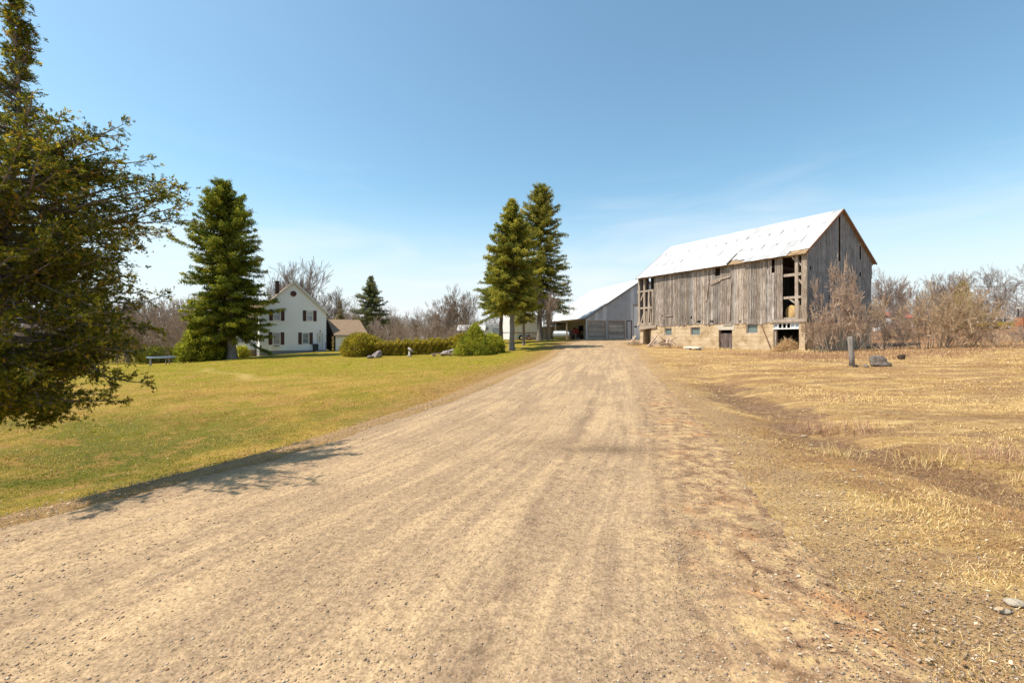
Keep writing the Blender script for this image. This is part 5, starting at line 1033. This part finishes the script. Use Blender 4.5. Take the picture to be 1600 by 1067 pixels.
# lean-to further back, low roof
lx, ly = 1.6, 78.0
lt = empty('open_lean_to', (lx, ly, 1.1), 'low open sided lean-to with sloping roof behind the spruce trunks', 'lean-to')
b = MB(); 
for i in range(6): b.box((lx+1.+i*.95, ly+.1*i, 2.2), (.14, .14, 2.3), .2)
b.build('posts', M_beam, lt); b = MB(); b.hexa([(lx, ly-.6, 3.15), (lx+7, ly-.2, 3.5), (lx+6.5, ly+4, 4.6), (lx-.5, ly+3.6, 4.2), (lx, ly-.6, 3.23), (lx+7, ly-.2, 3.58), (lx+6.5, ly+4, 4.68), (lx-.5, ly+3.6, 4.28)]); b.build('roof', M_metal, lt)
b = MB(); b.box((lx+3.2, ly+3.5, 2.2), (7, .1, 2.6), .08); b.build('back_wall', simple('blue_grey_wall', (.3, .34, .36)), lt)
# silver tank
b = MB(); A = Vector((9.3, 72.7, 1.2+.78)); B2 = Vector((6.9, 74.3, 1.2+.78)); d_ = (B2-A).normalized(); tk = empty('storage_tank', (8.1, 73.5, 1.2), 'silver horizontal storage tank lying under the shed eave', 'tank')
b.tube([A-d_*.12, A-d_*.1, A, A+(B2-A)*.5, B2, B2+d_*.1], [.45, .62, .70, .70, .70, .5], 24); b.build('tank_body', simple('galvanised_tank', (.22, .24, .26), .5, .4, .15, 2, metal=.2), tk, smooth=False)
b = MB(); b.bar(A+d_*.5-Vector((0, 0, .95)), A+d_*.5-Vector((0, 0, .55)), .9, .12); b.bar(B2-d_*.5-Vector((0, 0, .95)), B2-d_*.5-Vector((0, 0, .55)), .9, .12); b.build('cradle', M_beam, tk)
b = MB(); b.tube([A+d_*1.2+Vector((0, 0, .68)), A+d_*1.2+Vector((0, 0, .86))], .09, 8); b.build('filler_cap', M_black, tk)
# red tractor under the roof
tx, ty, tz = 10.6, 75.2, 1.25
tr_ = empty('red_tractor', (tx, ty, tz), 'dark red tractor parked in shade behind the silver tank', 'tractor')
M_red = simple('faded_red', (.30, .04, .03), .5, .4); M_tyre = simple('tyre_rubber', (.03, .03, .03), .9, .1)
b = MB(); b.box((tx-.3, ty-.9, tz+1.3), (.7, 1.6, .75), 0); b.box((tx-.3, ty+.3, tz+1.15), (.9, .9, .5), 0); b.build('body', M_red, tr_)
for dx in (-1., .45): b = MB(); b.tube([(tx+dx-.02, ty+.5, tz+.75), (tx+dx+.33, ty+.5, tz+.75)], .75, 20); wv_ = b.build('wheel', M_tyre, tr_); b = MB(); b.tube([(tx+dx-.04, ty+.5, tz+.75), (tx+dx+.35, ty+.5, tz+.75)], .36, 14); b.build('rim', M_white, wv_)
for dx in (-.8, .4): b = MB(); b.tube([(tx+dx-.02, ty-1.3, tz+.4), (tx+dx+.2, ty-1.3, tz+.4)], .4, 16); b.build('wheel', M_tyre, tr_)
b = MB(); b.box((tx-.3, ty+.55, tz+1.65), (.5, .45, .5), 0); b.build('seat', M_black, tr_); b = MB(); b.tube([(tx-.3, ty-.1, tz+1.5), (tx-.3, ty+.1, tz+2.0)], .03, 6); b.build('steering_column', M_black, tr_)
# scrap / machinery near the trunks
x_, y_, z_ = at(832, 66); b = MB()
for i in range(14): b.bar((x_+random.uniform(-1.2, 1.2), y_+random.uniform(-.5, .5), z_+random.uniform(0, .3)), (x_+random.uniform(-1.2, 1.2), y_+random.uniform(-.5, .5), z_+random.uniform(.3, 1.1)), .1, .06)
tag(b.build('scrap_heap', simple('rusty_scrap', (.22, .15, .11), .8, .2, .4, 5)), 'rusty scrap heap on the ground between the spruce trunks and the tank', 'scrap heap')
x_, y_, z_ = at(850, 63); b = MB()
for i in range(5):
    xx_ = x_+i*.32; b.bar((xx_, y_+.03*i, z_-.1), (xx_+random.gauss(0, .03), y_+.03*i, z_+random.uniform(.9, 1.35)), .08, .05)
b.bar((x_, y_, z_+.8), (x_+1.35, y_+.15, z_+.85), .05, .06); tag(b.build('picket_fence', M_beam), 'short rickety picket fence left of the silver tank', 'fence')

# white box trailer behind the trunk
def wheel(root, c, ax, r_=.38, w_=.22):
    b_ = MB(); c = Vector(c); ax = Vector(ax).normalized(); b_.tube([c-ax*w_/2, c-ax*w_*.35, c+ax*w_*.35, c+ax*w_/2], [r_*.9, r_, r_, r_*.9], 18); w0 = b_.build('wheel', M_tyre, root); b_ = MB(); b_.tube([c-ax*(w_/2+.01), c+ax*(w_/2+.01)], r_*.5, 12); b_.build('rim', M_white, w0)
x_, y_, z_ = at(797, 66); bt_ = empty('box_trailer', (x_, y_, z_), 'tall white box trailer behind the spruce trunks, its lit end facing left', 'trailer')
tf = Fr(x_, y_, .95, .3); b = MB(); p_ = [tf.P(0, z_+1.15), tf.P(4.5, z_+1.15), tf.P(4.5, z_+1.15, -2.4), tf.P(0, z_+1.15, -2.4)]
tl_ = Fr(x_, y_, -.62, .78); tl_.nx, tl_.ny = -.78, -.62; tl_.out = -1
b = MB(); b.hexa([(x_, y_, z_+1.2), (x_+4.2, y_+1.4, z_+1.2), (x_+2.8, y_+3.6, z_+1.2), (x_-1.35, y_+1.7, z_+1.2), (x_, y_, z_+3.75), (x_+4.2, y_+1.4, z_+3.75), (x_+2.8, y_+3.6, z_+3.75), (x_-1.35, y_+1.7, z_+3.75)]); b.build('box', M_white, bt_)
b = MB(); b.hexa([(x_-.05, y_+.1, z_+.15), (x_+3.9, y_+1.5, z_+.15), (x_+2.6, y_+3.4, z_+.15), (x_-1.3, y_+1.75, z_+.15), (x_-.05, y_+.1, z_+1.1), (x_+3.9, y_+1.5, z_+1.1), (x_+2.6, y_+3.4, z_+1.1), (x_-1.3, y_+1.75, z_+1.1)]); b.build('lower_cabinet', M_white, bt_)
b = MB(); b.hexa([(x_+.0, y_+.05, z_+1.1), (x_+4, y_+1.45, z_+1.1), (x_+2.7, y_+3.5, z_+1.1), (x_-1.3, y_+1.72, z_+1.1), (x_+.0, y_+.05, z_+1.2), (x_+4, y_+1.45, z_+1.2), (x_+2.7, y_+3.5, z_+1.2), (x_-1.3, y_+1.72, z_+1.2)]); b.build('chassis', simple('rusty_chassis', (.25, .14, .09)), bt_)
wheel(bt_, (x_+1.6, y_+.35, z_+.4), (.3, -1, 0)); wheel(bt_, (x_+2.7, y_+.75, z_+.4), (.3, -1, 0))
# campers
x_, y_, z_ = at(757, 70); cm = empty('camper_trailer', (x_, y_, z_), 'white camper trailer with raised nose behind the rounded cedar shrub', 'camper')
b = MB(); b.box((x_+1.9, y_+1.2, z_+1.35), (2.7, 2.2, 1.7), .1); b.box((x_+.35, y_+1.1, z_+1.75), (1.1, 2.2, 1.3), .1); b.box((x_+.9, y_+1.1, z_+2.45), (1.7, 1.8, .14), .1); b.build('body', M_white, cm)
b = MB(); b.box((x_+2.15, y_+.05, z_+1.35), (1.8, .04, 1.1), .1); b.build('side_panel', simple('grey_panel', (.38, .41, .45), .5), cm); b = MB(); b.box((x_+.35, y_-.05, z_+1.8), (.5, .03, .45), .1); b.build('window', M_pane, cm)
wheel(cm, (x_+1.6, y_+.0, z_+.38), (0, 1, 0)); wheel(cm, (x_+2.5, y_+.1, z_+.38), (0, 1, 0))
x_, y_, z_ = at(716, 60); cb_ = empty('garden_shed', (x_, y_, z_), 'small dark walled shed with pale metal roof behind the cone shaped cedar', 'shed')
b = MB(); b.box((x_+1.7, y_+1., z_+.95), (3.2, 1.8, 1.9), .12); b.quad([(x_+.1, y_-.1, z_+1.9), (x_+.1, y_+1.7, z_+1.9), (x_+.1, y_+.8, z_+2.5)]); b.build('wall', simple('dark_shed_wall', (.16, .15, .17)), cb_)
b = MB()
for s_ in (0, 1):
    y1 = y_-.3 if s_ == 0 else y_+2.3; A = [(x_-.15, y1, z_+1.85), (x_+3.5, y1+.4, z_+1.85), (x_+3.5, y_+1.4, z_+2.6), (x_-.15, y_+1., z_+2.6)]; b.hexa(A+[(p0, p1, p2+.06) for p0, p1, p2 in A])
b.build('roof', M_metal, cb_)
b = MB(); b.box((x_+.06, y_+.75, z_+1.6), (.06, .8, .5), .12); b.build('gable_panel', simple('blue_grey_panel', (.45, .48, .55)), cb_)

# ------------------------------------------------------------------ lawn things
def lump(name, c, r_, seed, mat, label, cat, n_=3, amp=.22, rz=0., flat=True, obj_parent=None):
    import bmesh
    bm = bmesh.new(); bmesh.ops.create_icosphere(bm, subdivisions=n_, radius=1); rs = random.Random(seed); ph = [(Vector((rs.gauss(0, 1), rs.gauss(0, 1), rs.gauss(0, 1)))*rs.uniform(.8, 2.6), rs.uniform(0, 6)) for _ in range(9)]
    for v in bm.verts:
        f_ = 1+sum(math.sin(v.co.dot(k_)+p_) for k_, p_ in ph)*amp/4; co = v.co*f_; x1, y1, z1 = co.x*r_[0], co.y*r_[1], co.z*r_[2]
        if flat: z1 = max(z1, -.35*r_[2])
        v.co = Vector((x1*math.cos(rz)-y1*math.sin(rz), x1*math.sin(rz)+y1*math.cos(rz), z1))
    me_ = bpy.data.meshes.new(name); bm.to_mesh(me_); bm.free(); a_ = me_.attributes.new('col', 'FLOAT_COLOR', 'POINT'); a_.data.foreach_set('color', np.ones(len(me_.vertices)*4, dtype=np.float32)); me_.materials.append(mat)
    for p_ in me_.polygons: p_.use_smooth = True
    o_ = link(name, me_, obj_parent)
    if obj_parent is None: o_.location = c; tag(o_, label, cat)
    else: o_.location = Vector(c)-OFF[obj_parent]
    return o_
n = N('boulder_stone', .9, .15); P_ = n.pos(); f = n.noise(P_, 3.5, 7, .75); f2 = n.noise(n.map(P_, (1, 1, 3)), 2., 5, .7, 1.); n.bump(n.math('ADD', f, f2), .9, .10)
M_rock = n.color(n.mix(n.rng(n.noise(P_, 6, 4, .7), .52, .66, 0., .6), n.ramp(n.math('ADD', n.math('MULTIPLY', f, .6), n.math('MULTIPLY', f2, .4)), [(.36, (.05, .042, .035)), (.5, (.16, .135, .115)), (.64, (.32, .27, .22))]), (.30, .22, .19)))
x_, y_, z_ = at(1376, 20.2); lump('boulder', (x_, y_, z_+.16), (.54, .42, .36), 12, M_rock, 'dark grey boulder lying in the dry grass beside the old fence post', 'boulder', 4, .55, rz=-.25)
x_, y_, z_ = at(1353, 20); lump('small_stone', (x_, y_, z_+.04), (.09, .09, .08), 14, M_rock, 'small dark stone between fence post and boulder', 'stone', 2)
x_, y_, z_ = at(1408, 23.5); lump('tree_stump', (x_, y_, z_+.1), (.15, .14, .2), 15, simple('dark_stump', (.07, .045, .035), .9, .1, .4, 9, bump=.8), 'small dark stump behind the right end of the boulder', 'stump', 2, .35)
x_, y_, z_ = at(1331.5, 20.5); b = MB(); b.tube([(x_, y_, z_-.2), (x_-.02, y_, z_+.45), (x_-.055, y_+.01, z_+.95), (x_-.085, y_+.01, z_+1.27), (x_-.09, y_+.01, z_+1.31)], [.115, .11, .105, .105, .085], 10)
tag(b.build('fence_post', weathered('post_wood', (.10, .08, .07), (.24, .21, .185), (.38, .34, .30), .5), smooth=True), 'leaning weathered wooden post standing in the dry field', 'fence post')
x_, y_, z_ = at(1337, 20.1); lump('small_stone', (x_, y_, z_+.03), (.10, .08, .09), 16, simple('dark_root', (.05, .035, .03)), 'dark lump at the foot of the fence post', 'stone', 2)
M_weed = [(.2,.17,.06),(.3,.22,.1),(.42,.3,.15)]
M_pale = simple('pale_stone', (.36, .32, .29), .95, .1, .3, 6, bump=.6)
x_, y_, z_ = at(589, 42.8); lump('tree_stump', (x_, y_, z_+.22), (.34, .32, .5), 31, simple('bleached_stump', (.24, .20, .19), .95, .1, .5, 8, bump=.9), 'bleached stump with root flare on the lawn in front of the hedge', 'stump', 3, .6)
x_, y_, z_ = at(578.5, 41.5); lump('garden_stone', (x_, y_, z_+.1), (.34, .26, .22), 33, simple('dark_garden_stone', (.16, .13, .12), .95, .1, .4, 8, bump=.9), 'dark stone left of the bleached stump on the lawn', 'stone', 2, .35)
x_, y_, z_ = at(640, 43.3); bb = empty('bird_bath', (x_, y_, z_), 'small pale stone bird bath in front of the middle of the hedge', 'bird bath'); b = MB(); b.tube([(x_, y_, z_), (x_, y_, z_+.12), (x_, y_, z_+.2), (x_, y_, z_+.5)], [.24, .2, .11, .10], 10); b.build('pedestal', M_pale, bb, smooth=True)
b = MB(); b.tube([(x_+.05, y_, z_+.5), (x_+.08, y_, z_+.56), (x_+.16, y_, z_+.66)], [.1, .3, .34], 14); b.build('bowl', M_pale, bb, smooth=True)
sp = empty('stone_pile', at(704, 43.2), 'heap of pale field stones against the cone shaped cedar', 'stone pile'); x_, y_, z_ = sp.location
for i in range(26):
    t = random.random(); lump('stone', (x_-.9+1.9*t+random.gauss(0, .08), y_+random.gauss(0, .25), z_+.1+random.random()*.75*t), (random.uniform(.12, .24),)*2+(random.uniform(.1, .17),), 100+i, M_pale, None, None, 1, .35, flat=False, obj_parent=sp)
x_, y_, z_ = at(690, 42.3); b = MB(); b.bar((x_-.95, y_, z_+.2), (x_+1.15, y_-.05, z_+.26), .5, .08, (1, .95, .92)); b.box((x_-.7, y_, z_+.07), (.2, .4, .2)); b.box((x_+.8, y_, z_+.09), (.2, .4, .2)); tag(b.build('plank_bench', simple('pinkish_plank', (.36, .27, .22), .9, .1, .2, 5)), 'low pinkish plank bench in front of the stone pile', 'bench')
# trampoline
x_, y_, z_ = at(262, 50); tp = empty('trampoline', (x_, y_, z_), 'round trampoline with blue grey pad on the lawn left of the big spruce', 'trampoline')
b = MB(); pts = [(x_+1.75*math.cos(t), y_+1.75*math.sin(t), z_+.9) for t in np.linspace(0, 2*math.pi, 33)]; b.tube(pts, .07, 6, cap=False); b.build('safety_pad', simple('blue_grey_pad', (.22, .28, .36), .7), tp)
b = MB(); b.quad([(x_+1.65*math.cos(t), y_+1.65*math.sin(t), z_+.88) for t in np.linspace(0, 2*math.pi, 33)[:-1]]); b.build('mat', simple('black_mat', (.02, .02, .025), .8), tp)
for k_ in range(6): t = k_*math.pi/3+.2; b = MB(); b.tube([(x_+1.7*math.cos(t), y_+1.7*math.sin(t), z_-.1), (x_+1.7*math.cos(t), y_+1.7*math.sin(t), z_+.88)], .06, 6); b.build('leg', M_hfound, tp)
# rail fence beside trampoline
x_, y_, z_ = at(292, 53); b = MB()
for i in range(4): b.bar((x_-.9+i*.7, y_, z_-.1), (x_-.9+i*.7, y_, z_+1.1), .09, .09)
b.bar((x_-1., y_, z_+1.), (x_+1.4, y_, z_+1.0), .06, .08); b.bar((x_-1., y_, z_+.55), (x_+1.4, y_, z_+.55), .06, .08); tag(b.build('rail_fence', M_beam), 'short wooden rail fence right of the trampoline', 'fence')

# ------------------------------------------------------------------ things beyond the thickets
def oldcar(px, D):
    x_, y_, z_ = at(px, D); y2 = 1.6+(HY-515)/F*D; z_ = max(z_, y2-.3); root = empty('parked_car', (x_, y_, z_), 'old white and yellow car parked beyond the brush on the right', 'car'); prof = [(-1.9, .35), (-1.95, .8), (-1.0, .95), (1.75, .98), (1.95, .85), (1.95, .35)]
    b = MB(); P1 = [(x_+a_, y_-.8, z_+c_) for a_, c_ in prof]; P2 = [(x_+a_, y_+.8, z_+c_) for a_, c_ in prof]; nP = len(prof); b.quad(P1); b.quad(P2[::-1])
    for i in range(nP): j = (i+1) % nP; b.quad([P1[j], P1[i], P2[i], P2[j]])
    b.build('body', simple('yellow_paint', (.65, .45, .03), .4, .5), root)
    b = MB(); b.box((x_-.9, y_, z_+1.0), (1.6, 1.62, .12)); b.box((x_+1.4, y_, z_+1.04), (.7, 1.62, .12)); b.build('hood', M_white, root)
    cab = [(-.7, .98), (-.15, 1.5), (1.35, 1.52), (1.75, 1.0)]; b = MB()
    P1 = [(x_+a_, y_-.7, z_+c_) for a_, c_ in cab]; P2 = [(x_+a_, y_+.7, z_+c_) for a_, c_ in cab]; b.quad(P1[::-1]); b.quad(P2)
    for i in range(3): b.quad([P1[i], P1[i+1], P2[i+1], P2[i]])
    b.build('windows', simple('car_glass', (.10, .09, .09), .2, .6), root); b = MB()
    for i in range(3): b.bar((x_+cab[i][0], y_-.73, z_+cab[i][1]), (x_+cab[i+1][0], y_-.73, z_+cab[i+1][1]), .06, .09)
    b.box((x_+.6, y_, z_+1.54), (1.55, 1.45, .06)); b.bar((x_+.55, y_-.73, z_+1.), (x_+.55, y_-.73, z_+1.5), .06, .07); b.build('roof', M_white, root)
    for dx in (-1.25, 1.2):
        for dy in (-.75, .75): wheel(root, (x_+dx, y_+dy, z_+.32), (0, 1, 0), .32, .2)
oldcar(1552, 62)
x_, y_, z_ = at(1407, 92); z_ = 1.6+(HY-515)/F*92-.8; rc = empty('red_roofed_cabin', (x_, y_, z_), 'small pale cabin with faded red roof showing through the bare branches', 'cabin')
b = MB(); b.box((x_, y_+1.5, z_+1.6), (4.2, 3, 3.2)); b.build('wall', simple('pale_cabin_wall', (.42, .36, .33)), rc); b = MB()
for s_ in (0, 1):
    y1 = y_-.4 if s_ == 0 else y_+3.4; A = [(x_-2.4, y1, z_+3.1), (x_+2.4, y1, z_+3.1), (x_+2.4, y_+1.5, z_+4.3), (x_-2.4, y_+1.5, z_+4.3)]; b.hexa(A+[(p0, p1, p2+.1) for p0, p1, p2 in A])
b.build('roof', simple('faded_red_roof', (.55, .14, .09), .7, .2, .2), rc); b = MB(); b.box((x_+.4, y_-.02, z_+1.4), (.9, .06, 1.)); b.build('window', M_pane, rc)
x_, y_, z_ = at(1606, 52); z_ = 1.6+(HY-518)/F*52; ot = empty('orange_tractor', (x_, y_, z_), 'orange tractor with pale canopy partly cut off by the right edge', 'tractor')
M_or = simple('orange_paint', (.34, .13, .06), .6, .3, .2); b = MB(); b.box((x_-.2, y_, z_+1.1), (1.6, .9, .9)); b.box((x_+.7, y_, z_+.9), (.8, 1., .5)); b.build('body', M_or, ot)
b = MB(); b.box((x_+.2, y_, z_+2.7), (1.7, 1.2, .1)); b.build('canopy', M_trim, ot); b = MB()
for dx in (-.55, .95):
    for dy in (-.5, .5): b.bar((x_+dx, y_+dy, z_+1.2), (x_+dx, y_+dy, z_+2.66), .07, .07)
b.build('canopy_posts', M_black, ot); wheel(ot, (x_-.65, y_-.6, z_+.4), (0, 1, 0), .42, .25); wheel(ot, (x_+.8, y_-.65, z_+.55), (0, 1, 0), .6, .35)
x_, y_, z_ = at(1392, 60); b = MB(); b.box((x_-.4, y_, z_+.9), (1.9, .9, .9), .2); b.box((x_+.2, y_+.3, z_+1.5), (.9, .8, .5), .2); b.box((x_-1.6, y_, z_+.3), (1., .5, .4), -.3); tag(b.build('white_scrap', M_white), 'white scrap and panels dumped among the bushes right of the barn', 'scrap heap')
x_, y_, z_ = at(1409, 57); b = MB(); b.box((x_, y_, z_+1.3), (1.5, .9, .8), .1); b.box((x_-.3, y_, z_+.6), (2.2, .8, .6), .1); tag(b.build('red_machine', simple('dull_red', (.26, .09, .08), .8)), 'dull red farm machine half hidden behind the brush right of the barn', 'farm machine')
# utility wire
wv0 = Vector((49, 50, 7.0)); wv1 = Vector((100, 64, 11.4)); b = MB(); pts = []
for i in range(13): t = i/12; p = wv0.lerp(wv1, t); p.z -= 1.1*4*t*(1-t)*.5; pts.append(p)
b.tube(pts, .022, 5); tag(b.build('utility_wire', M_black), 'thin dark overhead wire above the yellow and white car', 'wire')

# pale rocks and fieldstones in the near verge
for i, (px_, D_, s_) in enumerate(((1586, 2.75, .055), (1566, 2.68, .04), (1256, 8.1, .06), (1267, 7.3, .035), (1335, 5.6, .03), (1376, 5.05, .025), (1345, 5.3, .025))):
    x_, y_, z_ = at(px_, D_); lump('field_stone', (x_, y_, z_+s_*.25), (s_, s_*.7, s_*.35), 200+i, simple('lime_stone%d' % i, (.38, .32, .24), .95, .1, .3, 20, bump=.9),
        ('pale flat stone in the dry grass at the right edge of the driveway', 'pale stone lying beside the flat stone at the lower right', 'pale rounded stone beside the brown weeds of the ditch', 'small pale stone below the brown weed clump', 'white stone chip on the verge, upper one of the middle three', 'white stone chip on the verge, nearest of the middle three', 'white stone chip on the verge, middle of three')[i], 'stone')
